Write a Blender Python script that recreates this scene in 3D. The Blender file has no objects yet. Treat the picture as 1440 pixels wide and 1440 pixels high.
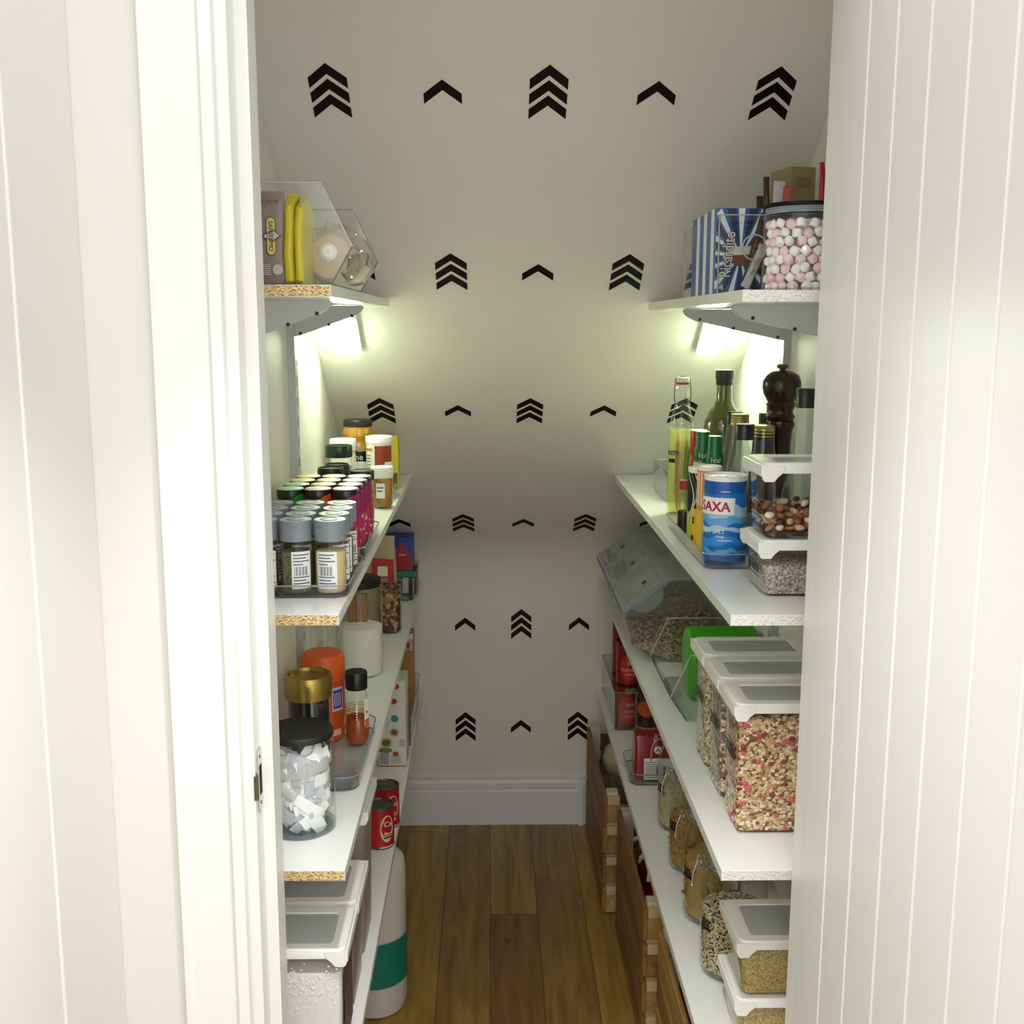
import bpy, bmesh, math, random
from mathutils import Vector, Matrix, noise
random.seed(11)
SC = bpy.context.scene
COL = SC.collection
sin, cos, pi = math.sin, math.cos, math.pi

# ------------------------------------------------------------------ camera
H = 1.83                      # camera height; heights below are given relative to it with zc + H
F, PITCH, YAW, ROLL = 1557.6, .1673, .0202, .0024
_f = Vector((sin(YAW)*cos(PITCH), cos(YAW)*cos(PITCH), -sin(PITCH)))
_r = Vector((cos(YAW), -sin(YAW), 0)); _u = _r.cross(_f)
CR = _r*cos(ROLL)+_u*sin(ROLL); CU = _u*cos(ROLL)-_r*sin(ROLL); CW = _f
cam_data = bpy.data.cameras.new('camera'); cam = bpy.data.objects.new('camera', cam_data); COL.objects.link(cam)
m = Matrix.Identity(4)
for i in range(3):
    m[i][0], m[i][1], m[i][2] = CR[i], CU[i], -CW[i]
m[2][3] = H
cam.matrix_world = m
cam_data.sensor_width = 36; cam_data.lens = F/1440*36; cam_data.clip_start = .02
SC.camera = cam
# ------------------------------------------------------------------ world, lamps of the hall, exposure
w = bpy.data.worlds.new('world'); SC.world = w; w.use_nodes = True
w.node_tree.nodes['Background'].inputs[0].default_value = (.985, .995, 1, 1)
w.node_tree.nodes['Background'].inputs[1].default_value = 1.0
def lamp(name, kind, loc, energy, color, size, rot=(0, 0, 0)):
    d = bpy.data.lights.new(name, kind); d.energy = energy; d.color = color
    if kind == 'AREA': d.shape = 'DISK'; d.size = size
    else: d.shadow_soft_size = size
    o = bpy.data.objects.new(name, d); o.location = loc; o.rotation_euler = rot; COL.objects.link(o); return o
dn = lamp('hall_downlight', 'SPOT', (0.0, 1.12, H+.70), 36, (1, .985, .97), .03)
dn.data.spot_size = math.radians(74); dn.data.spot_blend = .7
lamp('hall_ceiling_light', 'AREA', (0.0, -.5, H+.72), 7, (1, .97, .93), .5)
SC.view_settings.view_transform = 'Standard'; SC.view_settings.look = 'None'
SC.view_settings.gamma = 1; SC.view_settings.use_curve_mapping = False
SC.view_settings.exposure = .95
try:
    SC.cycles.transparent_max_bounces = 24; SC.cycles.max_bounces = 10; SC.cycles.diffuse_bounces = 6
except Exception: pass

# ------------------------------------------------------------------ measuring helpers (photo pixel -> point on a real plane)
def ray(x, y): return CR*((x-720)/F)+CU*((720-y)/F)+CW
def onz(x, y, zc): d = ray(x, y); p = d*(zc/d.z); return p.x, p.y
def ony(x, y, Y): d = ray(x, y); p = d*(Y/d.y); return p.x, p.z
def onx(x, y, X): d = ray(x, y); p = d*(X/d.x); return p.y, p.z
ZL1, ZR1, Z2, Z3, Z4, ZF = .06, .054, -.459, -.9, -1.306, -1.83
def cyl(xc, yb, wpx, yt, zc):
    """base-front pixel, pixel width, top pixel -> centre x, y, radius, height of a round thing standing on height zc"""
    X, Y = onz(xc, yb, zc)
    Zc = Vector((X, Y, zc)).dot(CW); r = wpx/2*Zc/F
    Yc = Y+r; X = ony(xc, yb, Yc)[0]
    h = ony(xc, yt, Yc-r*.0)[1]-zc
    return X, Yc, r, h

# ------------------------------------------------------------------ materials
def C(h):
    v = [int(h[i:i+2], 16)/255 for i in (0, 2, 4)]
    return tuple(c/12.92 if c <= .04045 else ((c+.055)/1.055)**2.4 for c in v)+(1,)
MATS = {}
def M(name, col='CCCCCC', rough=.5, metal=0, spec=.5, coat=0, bump=0, bscale=60, var=0, sub=0):
    if name in MATS: return MATS[name]
    mt = bpy.data.materials.new(name); mt.use_nodes = True; nt = mt.node_tree
    b = nt.nodes['Principled BSDF']; b.inputs['Base Color'].default_value = C(col)
    b.inputs['Roughness'].default_value = rough; b.inputs['Metallic'].default_value = metal
    b.inputs['Specular IOR Level'].default_value = spec; b.inputs['Coat Weight'].default_value = coat
    if sub: b.inputs['Subsurface Weight'].default_value = sub; b.inputs['Subsurface Scale'].default_value = .01
    tc = nt.nodes.new('ShaderNodeTexCoord')
    if var:
        n = nt.nodes.new('ShaderNodeTexNoise'); n.inputs['Scale'].default_value = 6; n.inputs['Detail'].default_value = 4
        nt.links.new(tc.outputs['Object'], n.inputs['Vector'])
        mx = nt.nodes.new('ShaderNodeMix'); mx.data_type = 'RGBA'
        c = C(col); mx.inputs['A'].default_value = tuple(x*(1-var) for x in c[:3])+(1,); mx.inputs['B'].default_value = tuple(min(1, x*(1+var)) for x in c[:3])+(1,)
        nt.links.new(n.outputs['Fac'], mx.inputs['Factor']); nt.links.new(mx.outputs['Result'], b.inputs['Base Color'])
    if bump:
        n = nt.nodes.new('ShaderNodeTexNoise'); n.inputs['Scale'].default_value = bscale; n.inputs['Detail'].default_value = 3
        nt.links.new(tc.outputs['Object'], n.inputs['Vector'])
        bp = nt.nodes.new('ShaderNodeBump'); bp.inputs['Strength'].default_value = bump; bp.inputs['Distance'].default_value = .004
        nt.links.new(n.outputs['Fac'], bp.inputs['Height']); nt.links.new(bp.outputs['Normal'], b.inputs['Normal'])
    MATS[name] = mt; return mt
def speck(name, cols, scale, rough=.75, bump=.6, stretch=(1, 1, 1), dist=.003):
    """grainy matter: voronoi cells picking among colours"""
    if name in MATS: return MATS[name]
    mt = M(name, cols[0], rough); nt = mt.node_tree; b = nt.nodes['Principled BSDF']
    tc = nt.nodes.new('ShaderNodeTexCoord'); mp = nt.nodes.new('ShaderNodeMapping'); mp.inputs['Scale'].default_value = stretch
    v = nt.nodes.new('ShaderNodeTexVoronoi'); v.inputs['Scale'].default_value = scale
    nt.links.new(tc.outputs['Object'], mp.inputs['Vector']); nt.links.new(mp.outputs['Vector'], v.inputs['Vector'])
    sx = nt.nodes.new('ShaderNodeSeparateXYZ'); nt.links.new(v.outputs['Color'], sx.inputs[0])
    cr = nt.nodes.new('ShaderNodeValToRGB'); cr.color_ramp.interpolation = 'CONSTANT'
    el = cr.color_ramp.elements
    while len(el) < len(cols): el.new(.5)
    for i, c in enumerate(cols): el[i].position = i/len(cols); el[i].color = C(c)
    nt.links.new(sx.outputs[0], cr.inputs[0]); nt.links.new(cr.outputs[0], b.inputs['Base Color'])
    bp = nt.nodes.new('ShaderNodeBump'); bp.inputs['Strength'].default_value = bump; bp.inputs['Distance'].default_value = dist; bp.invert = True
    nt.links.new(v.outputs['Distance'], bp.inputs['Height']); nt.links.new(bp.outputs['Normal'], b.inputs['Normal'])
    return mt
def clear(name, tint='FFFFFF', rough=.04, refl=1.0, ior=1.45, haze=0, hazecol='FFFFFF'):
    """thin clear plastic or glass wall: transparent with fresnel reflection, optional milky share"""
    if name in MATS: return MATS[name]
    mt = bpy.data.materials.new(name); mt.use_nodes = True; nt = mt.node_tree; nt.nodes.clear()
    out = nt.nodes.new('ShaderNodeOutputMaterial'); tr = nt.nodes.new('ShaderNodeBsdfTransparent'); tr.inputs[0].default_value = C(tint)
    gl = nt.nodes.new('ShaderNodeBsdfGlossy'); gl.inputs['Roughness'].default_value = rough
    ge = nt.nodes.new('ShaderNodeNewGeometry'); dt = nt.nodes.new('ShaderNodeVectorMath'); dt.operation = 'DOT_PRODUCT'
    nt.links.new(ge.outputs['Normal'], dt.inputs[0]); nt.links.new(ge.outputs['Incoming'], dt.inputs[1])
    ab = nt.nodes.new('ShaderNodeMath'); ab.operation = 'ABSOLUTE'; nt.links.new(dt.outputs['Value'], ab.inputs[0])
    su = nt.nodes.new('ShaderNodeMath'); su.operation = 'SUBTRACT'; su.inputs[0].default_value = 1; nt.links.new(ab.outputs[0], su.inputs[1])
    pw = nt.nodes.new('ShaderNodeMath'); pw.operation = 'POWER'; pw.inputs[1].default_value = 4.2; nt.links.new(su.outputs[0], pw.inputs[0])
    f0 = ((ior-1)/(ior+1))**2
    fr = nt.nodes.new('ShaderNodeMath'); fr.operation = 'MULTIPLY_ADD'; fr.inputs[1].default_value = 1-f0; fr.inputs[2].default_value = f0; nt.links.new(pw.outputs[0], fr.inputs[0]); fr.use_clamp = True
    mu = nt.nodes.new('ShaderNodeMath'); mu.operation = 'MULTIPLY'; mu.inputs[1].default_value = refl; mu.use_clamp = True
    nt.links.new(fr.outputs[0], mu.inputs[0]); mx = nt.nodes.new('ShaderNodeMixShader')
    nt.links.new(mu.outputs[0], mx.inputs[0]); src = tr
    if haze:
        df = nt.nodes.new('ShaderNodeBsdfDiffuse'); df.inputs[0].default_value = C(hazecol)
        tl = nt.nodes.new('ShaderNodeBsdfTranslucent'); tl.inputs[0].default_value = C(hazecol)
        m3 = nt.nodes.new('ShaderNodeMixShader'); m3.inputs[0].default_value = .5; nt.links.new(df.outputs[0], m3.inputs[1]); nt.links.new(tl.outputs[0], m3.inputs[2])
        m2 = nt.nodes.new('ShaderNodeMixShader'); m2.inputs[0].default_value = haze
        nt.links.new(tr.outputs[0], m2.inputs[1]); nt.links.new(m3.outputs[0], m2.inputs[2]); src = m2
    nt.links.new(src.outputs[0], mx.inputs[1]); nt.links.new(gl.outputs[0], mx.inputs[2]); nt.links.new(mx.outputs[0], out.inputs[0])
    MATS[name] = mt; return mt
def wood(name, c1, c2, scale=(30, 2, 30), rough=.45, seed=0, knots=True):
    if name in MATS: return MATS[name]
    mt = M(name, c1, rough); nt = mt.node_tree; b = nt.nodes['Principled BSDF']
    tc = nt.nodes.new('ShaderNodeTexCoord'); mp = nt.nodes.new('ShaderNodeMapping'); mp.inputs['Scale'].default_value = scale; mp.inputs['Location'].default_value = (seed*3.1, seed*1.7, seed)
    n = nt.nodes.new('ShaderNodeTexNoise'); n.inputs['Scale'].default_value = 1; n.inputs['Detail'].default_value = 7; n.inputs['Distortion'].default_value = 1.2
    nt.links.new(tc.outputs['Object'], mp.inputs['Vector']); nt.links.new(mp.outputs['Vector'], n.inputs['Vector'])
    cr = nt.nodes.new('ShaderNodeValToRGB'); el = cr.color_ramp.elements; el[0].position = .3; el[0].color = C(c2); el[1].position = .68; el[1].color = C(c1)
    nt.links.new(n.outputs['Fac'], cr.inputs[0]); last = cr.outputs[0]
    if knots:
        v = nt.nodes.new('ShaderNodeTexVoronoi'); v.inputs['Scale'].default_value = 3.2
        mp2 = nt.nodes.new('ShaderNodeMapping'); mp2.inputs['Scale'].default_value = (1.6, .8, 1.2); mp2.inputs['Location'].default_value = (seed, seed*2.3, 0)
        nt.links.new(tc.outputs['Object'], mp2.inputs['Vector']); nt.links.new(mp2.outputs['Vector'], v.inputs['Vector'])
        r2 = nt.nodes.new('ShaderNodeValToRGB'); r2.color_ramp.elements[0].position = .02; r2.color_ramp.elements[0].color = (1, 1, 1, 1); r2.color_ramp.elements[1].position = .07; r2.color_ramp.elements[1].color = (0, 0, 0, 1)
        nt.links.new(v.outputs['Distance'], r2.inputs[0])
        mx = nt.nodes.new('ShaderNodeMix'); mx.data_type = 'RGBA'; mx.inputs['B'].default_value = C('3A2210')
        ml = nt.nodes.new('ShaderNodeMath'); ml.operation = 'MULTIPLY'; ml.inputs[1].default_value = .75; nt.links.new(r2.outputs[0], ml.inputs[0])
        nt.links.new(ml.outputs[0], mx.inputs['Factor']); nt.links.new(last, mx.inputs['A']); last = mx.outputs['Result']
    nt.links.new(last, b.inputs['Base Color'])
    bp = nt.nodes.new('ShaderNodeBump'); bp.inputs['Strength'].default_value = .15; bp.inputs['Distance'].default_value = .002
    nt.links.new(n.outputs['Fac'], bp.inputs['Height']); nt.links.new(bp.outputs['Normal'], b.inputs['Normal'])
    return mt
def glow(name, col, s):
    mt = bpy.data.materials.new(name); mt.use_nodes = True; nt = mt.node_tree; b = nt.nodes['Principled BSDF']
    b.inputs['Base Color'].default_value = C('FFFFFF'); b.inputs['Emission Color'].default_value = col; b.inputs['Emission Strength'].default_value = s
    return mt

# ------------------------------------------------------------------ mesh builder
TXT = {}
def text_geo(s):
    if s in TXT: return TXT[s]
    cu = bpy.data.curves.new('t', 'FONT'); cu.body = s; cu.size = 1; cu.align_x = 'CENTER'; cu.resolution_u = 3
    o = bpy.data.objects.new('t', cu); COL.objects.link(o); bpy.context.view_layer.update()
    me = bpy.data.meshes.new_from_object(o.evaluated_get(bpy.context.evaluated_depsgraph_get()))
    vs = [v.co.copy() for v in me.vertices]; fs = [tuple(p.vertices) for p in me.polygons]
    bpy.data.objects.remove(o); bpy.data.curves.remove(cu); bpy.data.meshes.remove(me)
    TXT[s] = (vs, fs); return TXT[s]
class B:
    def __init__(s): s.v = []; s.f = []; s.mi = []; s.sm = []
    def add(s, vs, fs, mi=0, smooth=False):
        k = len(s.v); s.v += [tuple(v) for v in vs]; s.f += [tuple(i+k for i in f) for f in fs]; s.mi += [mi]*len(fs); s.sm += [smooth]*len(fs); return s
    def box(s, x0, y0, z0, x1, y1, z1, mi=0, rot=None, piv=None, bev=0):
        bm = bmesh.new(); bmesh.ops.create_cube(bm, size=1)
        for v in bm.verts: v.co = Vector((x0+(v.co.x+.5)*(x1-x0), y0+(v.co.y+.5)*(y1-y0), z0+(v.co.z+.5)*(z1-z0)))
        if bev: bmesh.ops.bevel(bm, geom=bm.edges[:], offset=bev, segments=2, profile=.7, affect='EDGES')
        if rot is not None:
            p = Vector(piv or ((x0+x1)/2, (y0+y1)/2, (z0+z1)/2))
            for v in bm.verts: v.co = rot @ (v.co-p)+p
        bm.verts.index_update(); s.add([v.co for v in bm.verts], [[v.index for v in f.verts] for f in bm.faces], mi, False); bm.free(); return s
    def loft(s, rings, mi=0, smooth=True, cap0=True, cap1=True, closed=True):
        k = len(s.v); n = len(rings[0]); fs = []
        for r in rings: s.v += [tuple(p) for p in r]
        for i in range(len(rings)-1):
            for j in range(n if closed else n-1):
                a = k+i*n+j; b = k+i*n+(j+1) % n; fs.append((a, b, b+n, a+n))
        s.f += fs; s.mi += [mi]*len(fs); s.sm += [smooth]*len(fs)
        if cap0: s.f.append(tuple(k+j for j in reversed(range(n)))); s.mi.append(mi); s.sm.append(False)
        if cap1: q = k+(len(rings)-1)*n; s.f.append(tuple(q+j for j in range(n))); s.mi.append(mi); s.sm.append(False)
        return s
    def lathe(s, prof, cx=0, cy=0, mi=0, seg=32, cap0=True, cap1=True, sx=1, sy=1, axis='z', off=0):
        rings = []
        for r, z in prof:
            ring = []
            for i in range(seg):
                a = 2*pi*i/seg+off
                if axis == 'z': ring.append((cx+r*cos(a)*sx, cy+r*sin(a)*sy, z))
                else: ring.append((cx+r*cos(a)*sx, z, cy-r*sin(a)*sy))
            rings.append(ring)
        return s.loft(rings, mi, True, cap0, cap1)
    def rr(s, secs, mi=0, cap0=True, cap1=True, cx=0, cy=0, n=4, smooth=True):
        """loft of rounded rectangles: secs of (z, w, d, r)"""
        rings = []
        for z, w, d, r in secs:
            r = max(min(r, w/2-1e-5, d/2-1e-5), 1e-5); ring = []
            for qx, qy, a0 in ((1, 1, 0), (-1, 1, pi/2), (-1, -1, pi), (1, -1, 1.5*pi)):
                for i in range(n+1):
                    a = a0+pi/2*i/n; ring.append((cx+qx*(w/2-r)+r*cos(a), cy+qy*(d/2-r)+r*sin(a), z))
            rings.append(ring)
        return s.loft(rings, mi, smooth, cap0, cap1)
    def prism(s, poly, a0, a1, axis='y', mi=0, smooth=False):
        def p(u, v, a): return (u, a, v) if axis == 'y' else ((a, u, v) if axis == 'x' else (u, v, a))
        return s.loft([[p(u, v, a0) for u, v in poly], [p(u, v, a1) for u, v in poly]], mi, smooth)
    def tube(s, pts, r, mi=0, seg=8, cap=True):
        pts = [Vector(p) for p in pts]; rings = []; up = Vector((0, 0, 1)); prev = None
        for i, p in enumerate(pts):
            t = (pts[min(i+1, len(pts)-1)]-pts[max(i-1, 0)]).normalized()
            a = t.cross(up if prev is None else prev)
            if prev is None:
                if a.length < .1: a = t.cross(Vector((1, 0, 0)))
                a.normalize()
            else:
                a = prev-t*prev.dot(t); a.normalize()
            prev = a; b = t.cross(a); rr_ = r[i] if isinstance(r, (list, tuple)) else r
            rings.append([p+a*(rr_*cos(2*pi*j/seg))+b*(rr_*sin(2*pi*j/seg)) for j in range(seg)])
        return s.loft(rings, mi, True, cap, cap)
    def patch(s, R, a0, a1, z0, z1, mi=0, n=10, cx=0, cy=0, z0b=None, t=.0004):
        """label bent round a cylinder; angle 0 faces -Y"""
        P = lambda r, a, z: (cx+r*sin(a), cy-r*cos(a), z)
        ri = []
        for i in range(n+1):
            a = a0+(a1-a0)*i/n
            ri.append([P(R, a, z0), P(R, a, z1), P(R+t, a, z1), P(R+t, a, z0)])
        return s.loft(ri, mi, True)
    def text(s, st, fn, h, mi=0, sx=1):
        vs, fs = text_geo(st)
        return s.add([fn(v.x*h*sx, v.y*h) for v in vs], fs, mi)
    def sphere(s, c, r, mi=0, seg=10, rings=6, sc=(1, 1, 1), rot=None):
        rg = []
        for i in range(rings+1):
            t = pi*i/rings; rg.append([Vector((sc[0]*r*max(sin(t), .02)*cos(2*pi*j/seg), sc[1]*r*max(sin(t), .02)*sin(2*pi*j/seg), -sc[2]*r*cos(t))) for j in range(seg)])
        rg = [[(rot @ p if rot else p)+Vector(c) for p in q] for q in rg]
        return s.loft(rg, mi, True)
    def shake(s, amp, sc, seed=0):
        for i, v in enumerate(s.v):
            p = Vector(v); n = noise.noise_vector(p*sc+Vector((seed, seed*2, 0))); s.v[i] = tuple(p+n*amp)
        return s
    def xf(s, mt):
        s.v = [tuple(mt @ Vector(v)) for v in s.v]; return s
    def done(s, name, mats, parent=None, loc=(0, 0, 0), **tags):
        me = bpy.data.meshes.new(name); me.from_pydata(s.v, [], s.f)
        if not isinstance(mats, (list, tuple)): mats = [mats]
        for mt in mats: me.materials.append(mt)
        me.polygons.foreach_set('material_index', s.mi); me.polygons.foreach_set('use_smooth', s.sm); me.update()
        bm = bmesh.new(); bm.from_mesh(me); bmesh.ops.recalc_face_normals(bm, faces=bm.faces[:]) if len(s.f) < 4000 else None; bm.to_mesh(me); bm.free()
        if any(s.sm): 
            try: me.set_sharp_from_angle(angle=math.radians(42))
            except Exception: pass
        o = bpy.data.objects.new(name, me); COL.objects.link(o); o.location = loc
        if parent: o.parent = parent
        for k, v in tags.items():
            if v: o[k] = v
        return o
def thing(name, label, category, loc=(0, 0, 0), rz=0, group=None):
    o = bpy.data.objects.new(name, None); COL.objects.link(o); o.empty_display_size = .03
    o.location = loc; o.rotation_euler = (0, 0, rz); o['label'] = label; o['category'] = category
    if group: o['group'] = group
    return o
def struct(b, name, mats, parent=None, loc=(0, 0, 0), label=None):
    o = b.done(name, mats, parent, loc)
    if not parent: o['kind'] = 'structure'
    if label: o['label'] = label
    return o
def kids(o): return [c for c in COL.objects if c.parent == o]
def copy_thing(root, loc, label=None, rz=None, group=None, kidlist=None):
    r = root.copy(); COL.objects.link(r); r.location = loc
    if rz is not None: r.rotation_euler = (0, 0, rz)
    if label: r['label'] = label
    if group: r['group'] = group
    for ch in (kidlist if kidlist is not None else kids(root)):
        c = ch.copy(); COL.objects.link(c); c.parent = r
        for g in kids(ch):
            d = g.copy(); COL.objects.link(d); d.parent = c
    return r
def retint(root, part, mt):
    """give a copied thing's part its own material"""
    for c in kids(root):
        if c.name.split('.')[0] == part:
            c.data = c.data.copy(); c.data.materials.clear(); c.data.materials.append(mt)

# common materials
wallm = M('painted_wall', 'E9E6DD', .6, bump=.12, bscale=220, spec=.3)
white = M('white_gloss_paint', 'E2E2DE', .3)
hallw = M('cream_wall_paint', 'D8D6D0', .6, spec=.3)
lam = M('white_laminate', 'EFF1EF', .22)
lamedge = M('white_edging', 'E2E3DC', .35)
chip = speck('chipboard', ['D8BD85', 'E5CF9C', 'C9A668', '8A6534', 'DCC592', 'EBD9AE', 'B48C50'], 330, .8, .4, (1, 1, 2.2))
chipw = speck('chalky_painted_chipboard', ['ECECE6', 'E6E6E0', 'F0F0EA', 'D9D9D2', 'EEEEE8', 'F0F0EA', 'ECECE6', 'BDBBB2'], 420, .7, .25, (1, 1, 2))
metalw = M('white_powder_coated_steel', 'C9CDD0', .35)
black = M('black_vinyl', '040405', .55, spec=.25)
blackp = M('black_plastic', '101112', .35)
glass = clear('clear_glass', 'FDFEFD', .03, .9)
acryl = clear('clear_acrylic', 'FDFEFD', .05, 1.2, 1.49)
tray_m = clear('grey_tinted_tray_plastic', 'FBFBFC', .06, 1.0, 1.45)
paper = M('white_paper', 'EFF0F0', .6)
ink = M('grey_print_ink', '55585C', .7)
steel = M('bright_steel_wire', 'C8C8C8', .2, 1)

# ================================================================== THE SETTING
XL, XR, D = -.445, .667, 3.88           # pantry side walls and back wall
SLY = lambda z: (2.11-z)/.75              # depth of the sloping soffit at relative height z
zk = 2.11-.75*D                           # where soffit meets the upright back wall
TOP = .62
b = B(); b.box(XL-.06, 1.52, 0, XL, D+.06, H+.95); struct(b, 'wall_left', wallm)
b = B(); b.box(XR, 1.52, 0, XR+.06, D+.06, H+.95); struct(b, 'wall_right', wallm)
tl = .16; A_ = Vector((D-tl*.8, zk+tl*.6)); B_ = Vector((D, zk)); C_ = Vector((D, zk-tl))      # soft plastered curve where soffit meets wall
arc = [((1-u)**2*A_+2*u*(1-u)*B_+u*u*C_) for u in [k/10 for k in range(11)]]
b = B(); b.box(XL, D, 0, XR, D+.06, H+C_.y); struct(b, 'wall_back', wallm)
pts_ = [(SLY(TOP+.3), H+TOP+.3)]+[(p.x, H+p.y) for p in arc]+[(D+.12, H+C_.y), (D+.12, H+zk+.12), (SLY(TOP+.3)+.14, H+TOP+.3)]
b = B(); b.prism(pts_, XL, XR, 'x', smooth=True); struct(b, 'ceiling', wallm)
b = B(); b.box(XL, 1.52, H+TOP+.28, XR, SLY(TOP+.3)+.05, H+TOP+.34); struct(b, 'ceiling_upper', wallm)
# skirting of the back wall, with its moulded top
def skirt(x0, x1, name):
    prof = [(D, 0), (D-.018, 0), (D-.018, .128), (D-.011, .136), (D-.014, .142), (D-.014, .160), (D-.006, .172), (D-.009, .178), (D-.009, .186), (D, .190)]
    b = B(); b.prism(prof, x0, x1, 'x'); return struct(b, name, M('satin_skirting_paint', 'E6E8EA', .3))
skirt(XL, .335, 'baseboard_back'); skirt(.335, XR, 'baseboard_back_2')
b = B(); b.box(.326, D-.032, 0, .345, D-.0185, .186, bev=.003); struct(b, 'trim_7', M('satin_skirting_paint'))
# floor: oak boards as parts
b = B(); b.box(-1.2, -1.5, -.05, 1.2, D+.05, -.012); fl = struct(b, 'floor', M('floor_screed', '4A3A24', .8))
wm = [wood('oak_board_%d' % i, c1, c2, (26, 2.2, 26), .38, i) for i, (c1, c2) in enumerate([('AE8A40', '7E6022'), ('A4803E', '745420'), ('8C662C', '644418'), ('B48E44', '866828')])]
W = .1485
for c in range(-8, 9):
    x0 = c*W; ends = {0: [-1.5, .9, 3.23, D], -1: [-1.5, 2.1, 3.88], 1: [-1.5, 1.5, 3.88], -2: [-1.5, .4, 2.55, D], 2: [-1.5, .8, 3.0, D]}.get(c, [-1.5, .3+(c % 3)*.5, 2.4, D])
    for k in range(len(ends)-1):
        mi = 2 if (c == 0 and k == 1) else ((c+k*2) % 2 if c != 2 else 3)
        bb = B(); bb.box(x0+.0007, ends[k]+.0007, -.012, x0+W-.0007, ends[k+1]-.0007, 0)
        bb.done('plank', wm[mi], fl)
# chevron stickers on soffit and back wall
def chevron_poly(w, t, rise):
    return [(-w/2, -rise), (0, 0), (w/2, -rise), (w/2, -rise-t), (0, -t), (-w/2, -rise-t)]
def sticker(X, Y, zc, n, slope, label):
    k = 1.17 if slope else 1.0
    o = thing('wall_sticker', label, 'wall sticker', (X, Y, H+zc), 0, 'black chevron stickers')
    if slope: o.rotation_euler = (pi-math.atan(.75), 0, 0)
    else: o.rotation_euler = (math.radians(90), 0, 0)
    t, rise, gap = .021*k, .029*k, .031*k
    y0 = (rise+t+(n-1)*gap)/2
    for i in range(n):
        bb = B(); bb.prism([(u, v+y0-i*gap) for u, v in chevron_poly(.0735, t, rise)], .0002, .0012, 'z'); bb.done('chevron', black, o)
rown = ['top row', 'second row from the top', 'third row from the top', 'fourth row from the top', 'second lowest row', 'lowest row']
coln = {0: 'leftmost column', 1: 'second column from the left', 2: 'middle column', 3: 'fourth column from the left', 4: 'rightmost column'}
xs = [-.306, -.09, .113, .322, .547]
for r, (Y, zc, cols) in enumerate([(2.228, .440, '31313'), (2.650, .122, '13131'), (3.130, -.239, '31313'), (3.695, -.661, '13131'), (D, -1.066, '01310'), (D, -1.454, '03130')]):
    for c, n in enumerate(cols):
        if n == '0': continue
        sl = r < 4
        if sl: Y = (2.11-zc)/.75
        sticker(xs[c], Y-(0 if sl else .0), zc, int(n), sl, '%s black chevron, %s, %s' % ('triple' if n == '3' else 'single', rown[r], coln[c]))
# door opening: left jamb, stop, architrave, corner board; hall wall; door leaf on the right
Y0 = 1.50
b = B(); b.box(-.445, Y0, 0, -.335, 1.52, H+.56); b.box(-.335-.02, Y0+.02, 0, -.335, 1.60, H+.56); b.box(-.445, 1.52, 0, -.355, 1.64, H+.56)
struct(b, 'trim_1', white)
b = B(); b.prism([(-.352, Y0-.002), (-.352, Y0-.016), (-.358, Y0-.020), (-.366, Y0-.020), (-.371, Y0-.013), (-.430, Y0-.016), (-.436, Y0-.022), (-.442, Y0-.022), (-.442, Y0-.002)], 0, H+.60, 'z'); struct(b, 'trim_2', white)
b = B(); b.box(-.337, 1.545, 0, -.318, 1.600, H+.555, bev=.002); struct(b, 'trim_3', white)
b = B(); b.box(-.560, Y0-.012, 0, -.4435, Y0+.02, H+.9, bev=.0015); struct(b, 'trim_4', hallw)
b = B(); b.box(-.62, -1.5, 0, -.533, Y0-.013, H+.9)
hl = struct(b, 'wall_hall_left', hallw)
for i in range(7):
    y1 = 1.273-i*.215
    bb = B(); bb.tube([(-.532, y1, 0.002), (-.532, y1, H+.89)], .0028, seg=8); bb.done('bead', hallw, hl)
# front wall of the pantry over and beside the door
b = B(); b.box(-.62, 1.52, H+.56, .9, 1.62, H+.95); b.box(.50, 1.60, 0, .9, 1.64, H+.56); b.box(-.62, 1.52, 0, -.446, 1.62, H+.56); struct(b, 'wall_front', white)
b = B(); b.box(-.355, 1.5, H+.52, .5, 1.60, H+.559); struct(b, 'trim_5', white)
b = B(); b.box(.482, 1.578, 0, .50, 1.64, H+.52); struct(b, 'trim_6', white)
# strike plate in the left jamb
yp, zp = 1.528, ony(357, 1095, 1.53)[1]
t = thing('strike_plate', 'small steel strike plate with dark latch hole in the left door jamb', 'strike plate', (-.3345, yp, H+zp))
b = B()
pl = [(-.010, -.047), (.010, -.047), (.0125, -.04), (.0125, .04), (.010, .047), (-.010, .047), (-.0125, .04), (-.0125, .022), (-.020, .020), (-.020, -.020), (-.0125, -.022), (-.0125, -.04)]
b.prism(pl, 0, .0014, 'x'); b.done('plate', M('worn_steel', 'CFCFCB', .25, 1), t)
b = B(); b.box(.0015, -.006, -.022, .0019, .007, .022); b.done('latch_hole', M('dark_hole', '050505', .9), t)
b = B(); b.box(-.002, -.030, -.020, .003, -.0205, .016); b.done('lip', M('aged_brass', '6A6448', .4, 1), t)
for s in (-.035, .035):
    b = B(); b.lathe([(.0032, 0), (.0022, .0008)], seg=12); b.xf(Matrix.Translation((.0015, 0, s)) @ Matrix.Rotation(pi/2, 4, 'Y')); b.done('screw', steel, t)
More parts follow.
